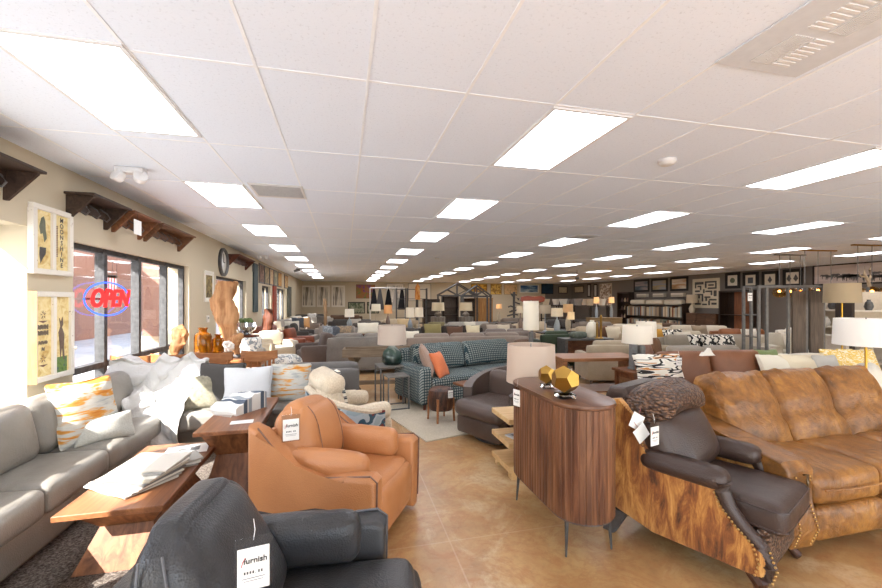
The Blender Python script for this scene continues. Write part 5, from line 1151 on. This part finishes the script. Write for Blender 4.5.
for k in range(13):
    cx = -w_/2+.35+k*(w_-.7)/12+rnd.uniform(-.1, .1); cz = -h*.18+rnd.uniform(-.06, .08); s_ = rnd.uniform(.8, 1.25)*.095
    P = [(-1.5, .5), (-1.2, 1), (-.5, 1.1), (.4, .95), (1.2, 1.1), (1.7, .9), (2, .3), (1.75, .2), (1.5, .5), (1.15, .3), (1.1, -1), (.9, -1), (.85, .1), (-.6, .1), (-.7, -1), (-.9, -1), (-1.0, .2), (-1.2, -.9), (-1.35, -.9), (-1.3, .3)]
    MB().prism([(cx+a*s_*(1 if k % 3 else -1), cz+b*s_) for a, b in P], 'y', yy-.004, yy+.001).build('printed_animal', plain('4a4440'), t)
# ---- right wall furniture ----
def onRw(px, off=.4): return onL(px, WR-off)
dkw = wood('3a2a20', '1f1612', 'z')
y = onRw(623); t = thing('bookshelf', 'tall dark open bookshelf on the right wall with warm-lit shelves', 'bookshelf', (WR-.22, y, 0), -PI/2); w_, h = 1.05, 2.2
for s_ in (-1, 1): MB().box(s_*w_/2-.03, s_*w_/2+.03, -.2, .2, 0, h).build('side_panel', dkw, t)
MB().box(-w_/2+.03, w_/2-.03, .17, .2, 0, h).build('back_panel', dkw, t)
for z in (.1, .6, 1.1, 1.6, 2.17): MB().box(-w_/2+.03, w_/2-.03, -.2, .17, z-.03, z).build('shelf_board', dkw, t)
for z in (.6, 1.1, 1.6):
    for q in range(3):
        o = MB().lathe([(.001, 0), (.05, 0), (.07, .1), (.03, .2), (.03, .25)], n=12).build('decor_vase', plain(('8a5a3a', 'c9b08a', '5a3024')[q])); tag(o, ('brown', 'tan', 'dark red')[q]+' vase on the '+{.6: 'lowest', 1.1: 'middle', 1.6: 'upper'}[z]+' open shelf of the dark bookshelf', 'vase', loc=(WR-.25, y+(q-1)*.28, z))
y0, y1 = onRw(686), onRw(629); yc = (y0+y1)/2; L_ = abs(y1-y0)
t = thing('sample_rack', 'long black rack of hanging fabric sample books with cream rolls on top', 'sample rack', (WR-.35, yc, 0), -PI/2)
for s_ in (-1, 1): MB().box(s_*L_/2-.03, s_*L_/2+.03, -.3, .3, 0, 1.5).build('side_frame', dkw, t)
for z in (.08, .8, 1.44): MB().box(-L_/2+.03, L_/2-.03, -.28, .28, z-.03, z).build('shelf_board', dkw, t)
cl = ['8a7a6a', '5a6068', 'b8a88c', '4a4038', '98a0a0', '7a4a34', 'c9bda4', '3a3c40', 'a08a70', '6a7060']
bk = []
for r_ in range(2):
    nb = 40
    for k in range(nb):
        x = -L_/2+.08+(L_-.16)*(k+.5)/nb; c = cl[rnd.randrange(10)]; zb = .8 if r_ == 0 else .08; hh = rnd.uniform(.48, .56)
        key = (c,)
        o = MB().box(-.5*(L_-.16)/nb+.004, .5*(L_-.16)/nb-.004, -.26, .1, 0, hh).build('sample_book', fabric(c, None, 60)); o.location = (WR-.35, yc-x, zb); o.rotation_euler = (0, 0, -PI/2)
        tag(o, 'narrow fabric sample book in the '+('upper' if r_ == 0 else 'lower')+' row of the black rack', 'sample book', 'fabric sample books, '+('upper' if r_ == 0 else 'lower')+' row')
for k in range(3):
    x = (k-1)*L_*.31
    o = MB().soft((0, 0, .14), (L_*.28, .36, .28), .1, (0, 0, .1), 6).build('fabric_roll', crm); tag(o, 'cream fabric bundle on the sample rack, '+('nearest the bookshelf', 'middle', 'nearest the maze panel')[k], 'fabric', 'cream bundles on the sample rack', (WR-.35, yc-x, 1.44), (0, 0, -PI/2))
    t = wallthing('wall_box', 'small white shelf box under the '+('pink-sky', 'grey mountain', 'blue-sky desert')[k]+' landscape', 'box', 'R', yc-x, 1.98); MB().box(-.4, .4, -.2, -.001, -.1, .1, .01).build('box', plain('d9d2c2'), t); MB().box(-.38, .38, -.205, -.2, -.08, -.0).build('front_panel', plain('b0a690'), t)
y = onRw(706); table(WR-.4, y+.1, -PI/2, 1.7, .5, 1.05, wood('6a4a34', '46301f', 'x'), 'brown wooden sideboard under the maze panel', 'sideboard', 'sideboard', 'cab', lm=wood('5f422e', '3c2818', 'x'))
def lampw(x, y, zb, hb, r, hs, lab, bm, sc='f4ead6', glow=0, prof='urn'):
    t = thing('table_lamp', lab, 'lamp', (x, y, zb)); P = [(.001, 0), (.35, 0), (.5, .2), (.55, .45), (.3, .75), (.12, .85), (.1, 1)] if prof == 'urn' else [(.001, 0), (.4, 0), (.4, .06), (.08, .1), (.07, 1)]
    MB().lathe([(a*r if a > .01 else .001, b*hb) for a, b in P], n=16).build('lamp_base', bm, t); MB().cyl((0, 0, hb-.02), (0, 0, hb+hs), .01, n=8).build('stem', irn, t); shade(t, hb, hb+hs, r, r*.93, shade_mat(sc), n=20)
    if glow: MB().ball((0, 0, hb+hs/2), .04, n=8).build('bulb', emit('ffc070' if glow > 10 else 'fff0da', glow), t)
    return t
lampw(WR-.4, onRw(692), 1.05, .5, .26, .42, 'cream-shaded lamp on the sideboard left of the maze panel', plain('c9bda4'), 'e6dcc6')
t = thing('doorway_cabinet', 'dark glass-front wardrobe with red-brown interior beside the maze panel', 'wardrobe', (WR-.35, onRw(738), 0), -PI/2); MB().box(-.75, .75, .2, .25, 0, 2.1).box(-.78, -.72, -.25, .25, 0, 2.12).box(.72, .78, -.25, .25, 0, 2.12).box(-.72, .72, -.25, .2, 2.06, 2.12).box(-.72, .72, -.25, .2, 0, .1).build('carcass', dkw, t); MB().box(-.3, .72, .1, .19, .1, 2.05).build('inner_panel', wood('8a5434', '5f3820', 'z'), t); MB().box(-.72, .72, -.2, .1, 1.0, 1.03).build('shelf', dkw, t)
# bright right-hand items
shw = plain('e8e0d2', .6)
for k, (px, d, l) in enumerate(((835, 9.6, 'pale open shelving unit behind the beige drum lamp'), (872, 8.6, 'pale open shelving unit at the right edge of the room'))):
    x, y = at(px, d); t = thing('open_shelving', l, 'shelving', (x, y, 0), R(-20))
    for z in (.15, .6, 1.05, 1.45): MB().box(-.55, .55, -.18, .18, z-.03, z).build('shelf_board', shw, t)
    for xx in (-.53, .53): MB().box(xx-.03, xx+.03, -.2, .2, 0, 1.9).build('side_panel', dkw if xx < 0 else shw, t)
    MB().box(-.5, .5, .16, .18, .1, 1.85).build('back_panel', plain('cdbda6'), t)
    for q in range(6):
        zz = (.6, 1.05, 1.45)[q % 3]; xx = -.35+.35*(q//3*1.2+(q % 3)*.35); c_, s_ = math.cos(R(-20)), math.sin(R(-20))
        o = MB().lathe([(.001, 0), (.05, 0), (.08, .08), (.06, .17), (.03, .2), (.035, .23)], n=14).build('ceramic_pot', plain(('8f8478', 'f0ece4', '3a3a3a')[q % 3], .4)); tag(o, ('grey', 'white', 'black')[q % 3]+' ceramic pot, '+('left' if q < 3 else 'right')+' one on its shelf of the shelving '+('behind the drum lamp' if k == 0 else 'at the right edge'), 'pot', loc=(x+xx*c_+.05*s_, y+xx*s_-.05*c_, zz))
x, y = at(862, 7.6); table(x, y, R(-10), 1.3, .6, 1.0, plain('b5a796', .6), 'pale stone-coloured high console right of the door display', 'console_table', style='panel', shelf=.5)
# ---- back centre: house frames, drapes, shelving ----
iron = plain('2c2622', .6)
def gable(px0, px1, d, zt, ze, lab, rz=0):
    a, b = D(px0, d), D(px1, d); c = (a+b)/2; w_ = (b-a).length; t = thing('house_frame', lab, 'display frame', (c.x, c.y, 0), math.atan2(b.y-a.y, b.x-a.x)+rz, 'dark house-shaped display frames')
    for y in (-.6, .6):
        MB().tube([(-w_/2, y, ze), (0, y, zt), (w_/2, y, ze)], .035, 4).build('rafter', iron, t); MB().box(-w_/2, w_/2, y-.03, y+.03, ze-.03, ze+.03).build('tie_beam', iron, t)
        MB().cyl((0, y, ze+.03), (0, y, zt), .025, n=6).cyl((0, y, ze+.03), (-w_/4, y, (ze+zt)/2), .02, n=6).cyl((0, y, ze+.03), (w_/4, y, (ze+zt)/2), .02, n=6).build('truss_brace', iron, t)
        for x in (-w_/2+.05, w_/2-.05): MB().box(x-.04, x+.04, y-.04, y+.04, 0, ze-.03).build('post', iron, t)
    MB().box(-.03, .03, -.6, .6, zt-.05, zt+.01).build('ridge_beam', iron, t); return t
gable(437, 477, 20, 2.52, 1.92, 'dark house-shaped frame with gable truss, left and larger')
gable(461, 490, 17.6, 2.32, 1.85, 'dark house-shaped frame with gable truss, right and nearer')
x, y = at(484, 20.2); table(x, y, 0, .8, .5, 1.8, wood('b98a50', '8f6230', 'z'), 'tall yellow pine armoire inside the house-shaped frame', 'armoire', 'armoire', 'cab')
for px, l in ((438, 'left'), (466, 'right')):
    x, y = at(px, 16.5); o = MB().cyl((0, 0, 0), (0, 0, 1.0), .3, n=24).build('fluted_pedestal', wood('8f857a', '5f564c', 'z')); tag(o, l+' grey wood drum pedestal carrying a lamp', 'pedestal', loc=(x, y, 0)); lampw(x, y, 1.0, .25, .27, .34, 'cream drum lamp on the '+l+' grey wood drum pedestal', plain('6a5a4a'), 'eadfc6', 9)
for px, d, h in ((450, 21.5, 1.9), (431, 21.3, 1.75), (469, 21.8, 1.8)):
    x, y = at(px, d); t = thing('shelf_unit', {450: 'middle', 431: 'left', 469: 'right'}[px]+' dark shelving unit inside the house frames', 'shelving', (x, y, 0))
    for xx in (-.4, .4): MB().box(xx-.03, xx+.03, -.2, .2, 0, h).build('side_panel', dkw, t)
    MB().box(-.37, .37, .15, .18, 0, h).build('back_panel', plain('5a4636'), t)
    for z in (.1, .5, .9, 1.3, h-.02): MB().box(-.37, .37, -.2, .15, z-.03, z).build('shelf_board', dkw, t)
for k, px in enumerate((374, 380, 388.5, 396, 402)):
    x, y = at(px, 21); t = thing('hanging_drape', ('first', 'second', 'third', 'fourth', 'fifth')[k]+' dark scarf drape from the left on the white rail at the back', 'drape', (x, y, 0), 0, 'dark drapes on the back rail')
    MB().lathe([(.02, 2.3), (.07, 2.2), (.12, 1.9), (.2, 1.4), (.22, 1.2), (.001, 1.2)], n=12, sy=.4).build('cloth', fabric(('26262a', '5a5a5c', '1c1c20', 'b0aca4', '2a2a2e')[k]), t)
a, b = D(370, 21), D(405, 21); t = thing('garment_rail', 'white metal rail stand carrying dark drapes at the back', 'rail', ((a.x+b.x)/2, (a.y+b.y)/2, 0), math.atan2(b.y-a.y, b.x-a.x)); w_ = (b-a).length
MB().cyl((-w_/2, 0, 2.33), (w_/2, 0, 2.33), .03).build('rail', plain('e6e4de'), t)
for s_ in (-1, 1): MB().cyl((s_*w_/2, 0, 0), (s_*w_/2, 0, 2.33), .03).build('upright', plain('e6e4de'), t)
for px, l in ((401, 'left'), (412, 'middle'), (422, 'right')):
    x, y = at(px, 19); t = thing('metal_shelf', l+' tall black metal ladder shelf at the back', 'shelving', (x, y, 0))
    for xx in (-.22, .22): MB().box(xx-.015, xx+.015, -.15, .15, 0, 2.25).build('upright', iron, t)
    for z in (.4, .85, 1.3, 1.75, 2.2): MB().box(-.205, .205, -.15, .15, z-.012, z+.012).build('shelf', iron, t)
x, y = at(417.5, 18.6); o = MB().prism([(-.12, 1.72), (-.1, 2.3), (.0, 2.5), (.11, 2.3), (.13, 1.7)], 'y', -.02, .02).build('red_textile', abstract(('b8402a', 'e0a050', 'd8c0a0'), (3, 3, 2), 2, 1)); tag(o, 'narrow red and orange textile hanging on the black ladder shelves', 'textile', loc=(x, y-.0, 0))
# dark chandelier-like plants & dividers near back right
x, y = at(514, 20); t = thing('screen_panel', 'dark iron sculptural screen near the back wall', 'screen', (x, y, 0)); b_ = MB()
for q in range(9): b_.tube([(.35*math.cos(q), .05, .3+q*.2), (.2*math.sin(q*2.1), 0, .4+q*.2), (-.3*math.cos(q*1.3), .05, .35+q*.2)], .04, 6)
b_.cyl((0, 0, 0), (0, 0, 2.1), .06).build('ironwork', iron, t)
# ---- counter-height shelf run at the back right with bins ----
for k, (px, d) in enumerate(((556, 21), (574, 19.5), (590, 18))):
    x, y = at(px, d); t = thing('display_shelf', ('back', 'middle', 'front')[k]+' dark display counter with pale bins on the right', 'shelving', (x, y, 0), R(-25))
    for z in (.1, .75, 1.45): MB().box(-.8, .8, -.25, .25, z-.04, z).build('shelf_board', dkw, t)
    for xx in (-.75, 0, .75): MB().box(xx-.03, xx+.03, -.22, .22, 0, 1.4).build('upright', dkw, t)
    for q in range(3):
        c_, s_ = math.cos(R(-25)), math.sin(R(-25)); xx = -.5+q*.5
        o = MB().lathe([(.001, 0), (.13, 0), (.2, .3), (.19, .3), (.12, .02), (.001, .02)], n=14).build('woven_basket', plain(('c9b496', 'e4dccb', '8a8078')[(q+k) % 3], .9)); tag(o, ('tan', 'cream', 'grey')[(q+k) % 3]+' basket, '+('left', 'middle', 'right')[q]+' one on the '+('back', 'middle', 'front')[k]+' dark display counter', 'basket', loc=(x+xx*c_, y+xx*s_, 1.45))
# ---- lamps in the crowd (px, d, shade bottom y, shade top y, shade px width) ----
LP = [(349.5, 14, 317, 309, 9.5, 'f6f2ea', 'white drum lamp in front of the dark landscapes'), (376, 14.2, 311, 304, 9.5, 'f2eee2', 'lamp with white shade and blue-grey base left of the drapes'), (388, 13.6, 313.5, 305, 8.5, 'e6c896', 'warm tan-shaded lamp under the drapes'),
      (410, 13, 317.5, 307.5, 9, 'efe9dd', 'white-shaded lamp, left of the close pair'), (419, 13.2, 317, 307.5, 9, 'efe9dd', 'white-shaded lamp, right of the close pair'), (499, 17, 308.5, 304, 6, 'ffe9c0', 'small glowing lamp before the iron screen'),
      (520.5, 12, 313, 306, 8, 'e0d6c4', 'beige lamp half hidden by the tall cylinder lamp'), (545, 12, 313.5, 305, 12, 'c4b8a6', 'taupe-shaded lamp right of the cylinder lamp'), (557, 11.4, 316.5, 308, 12, 'eee4d0', 'ivory wide-shaded lamp behind the green sofa'), (568, 12.6, 312.5, 304, 10, 'd9c39c', 'golden beige square-shaded lamp behind the green sofa'),
      (571, 10.7, 319.5, 312, 7, 'eedfc0', 'small cream lamp low behind the green sofa'), (596.5, 17, 303.5, 297, 5.5, 'fff0d0', 'small white lamp, left of two on the tan chest'), (611.5, 17, 303, 297, 5.5, 'fff0d0', 'small white lamp, right of two on the tan chest')]
for k, (px, d, yb, yt, wp, sc, lab) in enumerate(LP):
    x, y = at(px, d); zs, zt = Hz(yb, d), Hz(yt, d); th_ = .72 if zs < 1.35 else .9
    if k < 11: table(x, y, 0, .42, .42, th_, dkw if k % 2 else oakd, 'narrow side table carrying the '+lab.split(' in front')[0], style='ped' if k % 2 else 'legs')
    lampw(x, y, th_ if k < 11 else .95, zs-(th_ if k < 11 else .95), wp/2*d/F, zt-zs, lab, plain(('8f9aa0', 'b8a88c', '6a4a34', '9aa4b0')[k % 4], .3), sc, 18 if k in (2, 5, 11, 12, 9) else 9, 'stick' if k % 3 == 1 else 'urn')
x, y = at(604, 17); table(x, y, R(-12), 1.4, .45, .95, wood('a08660', '7d6542', 'x'), 'tan chest with two small lamps left of the dark bookshelf', 'chest', 'chest', 'cab')
# ---- crowd of sofas ----
gv = fabric('3f4a38', '2e382a'); 
CR = [(404, 11.7, 0, 1.1, dgr, 'charcoal armchair left of the dark sofa row', 1), (452, 12.6, 0, 2.3, fabric('4a423c', '37302b'), 'dark brown sofa with three pillows facing the camera', 3), (498, 13.9, -8, 1.5, tau, 'taupe loveseat right of the dark brown sofa', 2), (505, 11.6, 170, 1.6, fabric('8c8078', '746860'), 'mushroom grey sofa turned away left of the cylinder lamp', 2), (553, 11.1, 0, .8, gv, '', 1),
      (535, 15.2, 10, 1.6, bei, 'beige sofa deep behind the cylinder lamp', 2), (470, 15.0, 0, 2.0, lgr, 'pale grey sofa in front of the house frames', 2), (438, 14.9, 0, 1.0, olive, 'olive chair in front of the left drum pedestal', 1),
      (606, 12.2, -15, 2.1, bei, 'beige sofa with brown pillows behind the bowed console', 2), (638, 13.4, -30, 1.9, crm, 'cream sofa behind the rear white drum lamp', 2), (668, 10.4, -18, 2.2, fabric('c9bba4', 'b0a28a'), 'wide oatmeal sofa with yellow and swirl pillows', 3), (712, 9.2, -15, 2.3, fabric('a79c8c', '8f8474'), 'greige sofa with black and white pillows', 3),
      (622, 8.2, 165, 1.7, fabric('b5a690', '9a8b74'), 'beige sofa back with a brown throw left of the stone lamp', 2), (694, 7.3, 172, 1.7, fabric('a39a8e', '8a8074'), 'grey-beige sofa seen from behind in the right middle', 2), (596, 15, -20, 1.6, tau, 'taupe sofa near the tan chest', 2), (655, 14.2, -30, 2.0, brn, 'brown sofa below the sample rack', 2), (700, 12.8, -30, 2.0, crm, 'cream sofa below the brown sideboard', 2), (745, 11.2, -25, 1.5, cogl, 'tan leather sofa seen through the door display', 2),
      (562, 17, 5, 1.5, dgr, 'charcoal sofa far back right of centre', 2), (792, 9.7, -20, 1.3, crm, 'cream loveseat seen through the door display', 2), (400, 17.5, 0, 1.8, bei, 'beige sofa below the dark drapes', 2), (352, 17, 0, 2.0, dgr, 'charcoal sofa below the dark landscapes', 2), (345, 22.5, 0, 2.0, brn, 'brown sofa nearest the back wall on the left', 2), (520, 18.5, 0, 2.0, tau, 'taupe sofa before the iron screen', 2), (815, 11.5, -30, 1.6, wh, 'white sofa beyond the door display', 2)]
for (px, d, rz, w_, m, lab, n) in CR:
    if not lab: continue
    x, y = at(px, d); ch = w_ <= 1.3; sofa(x, y, R(rz), w_, m, lab, n=n, d=.92, cat='armchair' if ch else 'sofa', name='club_chair' if ch else 'sofa')
x, y = at(553, 9.9); sofa(x, y, R(-6), .9, gv, 'dark green velvet armchair seen from behind', n=1, d=.9, h=.9, cat='armchair', name='club_chair') if False else sofa(x, y, PI-R(6), .95, gv, 'dark green velvet armchair seen from behind', n=1, d=.9, h=.92, cat='armchair', name='club_chair', armh=.7)
x, y = at(526, 8.7); sofa(x, y+.2, PI, .62, brn, 'small brown chair back beside the cylinder lamp stand', n=1, d=.6, h=.8, cat='armchair', name='club_chair', armw=.1)
PL = [(410, 11.25, .5, .5, .32, 'e9e2d0', 'long ivory pillow over the taupe sofa back'), (433, 12.15, .52, .55, .46, '8f8358', 'olive yellow pillow at the left of the dark brown sofa'), (455, 12.1, .52, .5, .38, '6a4f40', 'brown medallion pillow in the middle of the dark brown sofa'), (473, 12.05, .52, .42, .42, 'ddcfae', 'cream pillow at the right of the dark brown sofa'), (494, 13.4, .52, .5, .36, 'b8a898', 'pale knit pillow on the taupe loveseat'), (504, 13.3, .52, .45, .36, 'd8cbb4', 'cream pillow on the taupe loveseat'),
      (600, 11.7, .52, .5, .42, '6e4e38', 'brown pillow on the beige sofa behind the bowed console'), (614, 11.5, .52, .5, .4, 'd9ccb4', 'cream pillow on the beige sofa behind the bowed console'), (634, 12.9, .52, .5, .42, 'e0d6c2', 'ivory pillow on the cream sofa by the rear drum lamp'), (661, 10.0, .52, .48, .46, 'c8923a', 'mustard yellow pillow on the oatmeal sofa'), (674, 9.8, .52, .55, .46, '2c2c30', 'black and white swirl pillow on the oatmeal sofa'), (684, 9.7, .52, .45, .4, 'cfc4b2', 'stone pillow on the oatmeal sofa'),
      (699, 8.75, .52, .5, .42, '4a4844', 'black and white spotted pillow, left on the greige sofa'), (712, 8.65, .52, .5, .42, '8a857c', 'black and white spotted pillow, middle of the greige sofa'), (726, 8.6, .52, .5, .42, 'd8d0c2', 'black and white spotted pillow, right on the greige sofa'), (470, 14.5, .52, .45, .4, 'd8d0c0', 'white pillow before the house frames'), (656, 13.7, .52, .5, .4, 'c9b08a', 'tan pillow below the sample rack'), (700, 12.3, .52, .5, .4, '9a8a74', 'brown-grey pillow below the sideboard'), (750, 10.7, .52, .45, .4, 'e6e0d0', 'white pillow on the tan leather sofa'), (792, 9.2, .52, .5, .42, 'ddd5c4', 'cream pillow seen through the door display'), (403, 17, .52, .5, .4, 'd0b890', 'tan pillow below the dark drapes'), (355, 16.85, .52, .5, .4, 'b8b0a4', 'grey pillow below the dark landscapes')]
spot = abstract(('e6e0d4', '2a2826', 'e6e0d4', '4a4642'), (5, 5, 5), 2, .5, 1, 'CONSTANT')
for (px, d, z, w_, h, c, lab) in PL:
    x, y = at(px, d); pillow(x, y, z, R(rnd.uniform(-12, 8)), w_, h, spot if 'spotted' in lab or 'swirl' in lab else fabric(c), lab, 18, .15)
x, y = at(700, 7.3)
x, y = at(716, 12.0); table(x-.3, y-1.3, R(-20), 1.8, .4, .75, wood('7a5236', '4f321f', 'x'), 'long brown console table behind the greige sofa', 'console_table')
x, y = at(640, 9.3); table(x, y, R(-10), 1.0, .55, .42, dkw, 'low dark coffee table in front of the oatmeal sofa', 'coffee_table')
x, y = at(500, 16.0); table(x, y, 0, 1.3, .45, .8, dkw, 'dark console behind the taupe loveseat', 'console_table', style='panel')
# brown throw on beige sofa
x, y = at(626, 8.5); 
o = MB().at(0, 0, 0, 0, 0, 0).sheet(lambda a, b, o_: (-.16+.32*a+.03*math.sin(b*6), (b-.5)*.5, .93-1.6*(b-.5)**2*(1.1 if b < .5 else 1.1)+.02*math.sin(a*18)+(.015 if o_ else 0)), 14, 14, 1).build('draped_throw', fabric('7a5a44', '604632')); tag(o, 'brown throw draped over the beige sofa back left of the stone lamp', 'throw', loc=(x, y-.63, 0), rot=(0, 0, R(-15)))
# far walkway rug
x, y = at(331, 11.2); o = MB().box(-.6, .6, -.5, .5, 0, .012).build('doormat_rug', fabric('b5aea2', '8f887c')); tag(o, 'small pale rug on the far left walkway', 'rug', loc=(x-.1, y-.2, .001))
# ================= LIGHT =================
sun = bpy.data.lights.new('sun', 'SUN'); so = bpy.data.objects.new('sun', sun); COL.objects.link(so)
sun.energy = 17; sun.angle = R(.6); sun.color = (1, .97, .93)
sd = V((.72, .60, -.70)); so.rotation_euler = sd.to_track_quat('-Z', 'Y').to_euler(); so.location = (-8, -8, 10)
w = bpy.data.worlds.new('world'); S.world = w; w.use_nodes = True; nt = w.node_tree
sky = nt.nodes.new('ShaderNodeTexSky'); sky.sky_type = 'NISHITA'; sky.sun_disc = False; sky.sun_elevation = R(38); sky.sun_rotation = R(230)
bg = nt.nodes['Background']; mixn = nt.nodes.new('ShaderNodeMix'); mixn.data_type = 'RGBA'; mixn.inputs[0].default_value = .45
nt.links.new(sky.outputs[0], mixn.inputs[6]); mixn.inputs[7].default_value = (3.2, 3.2, 3.2, 1)
nt.links.new(mixn.outputs[2], bg.inputs[0]); bg.inputs[1].default_value = .75
S.view_settings.view_transform = 'Standard'; S.view_settings.look = 'None'; S.view_settings.gamma = 1; S.view_settings.exposure = .66
S.view_settings.use_curve_mapping = False
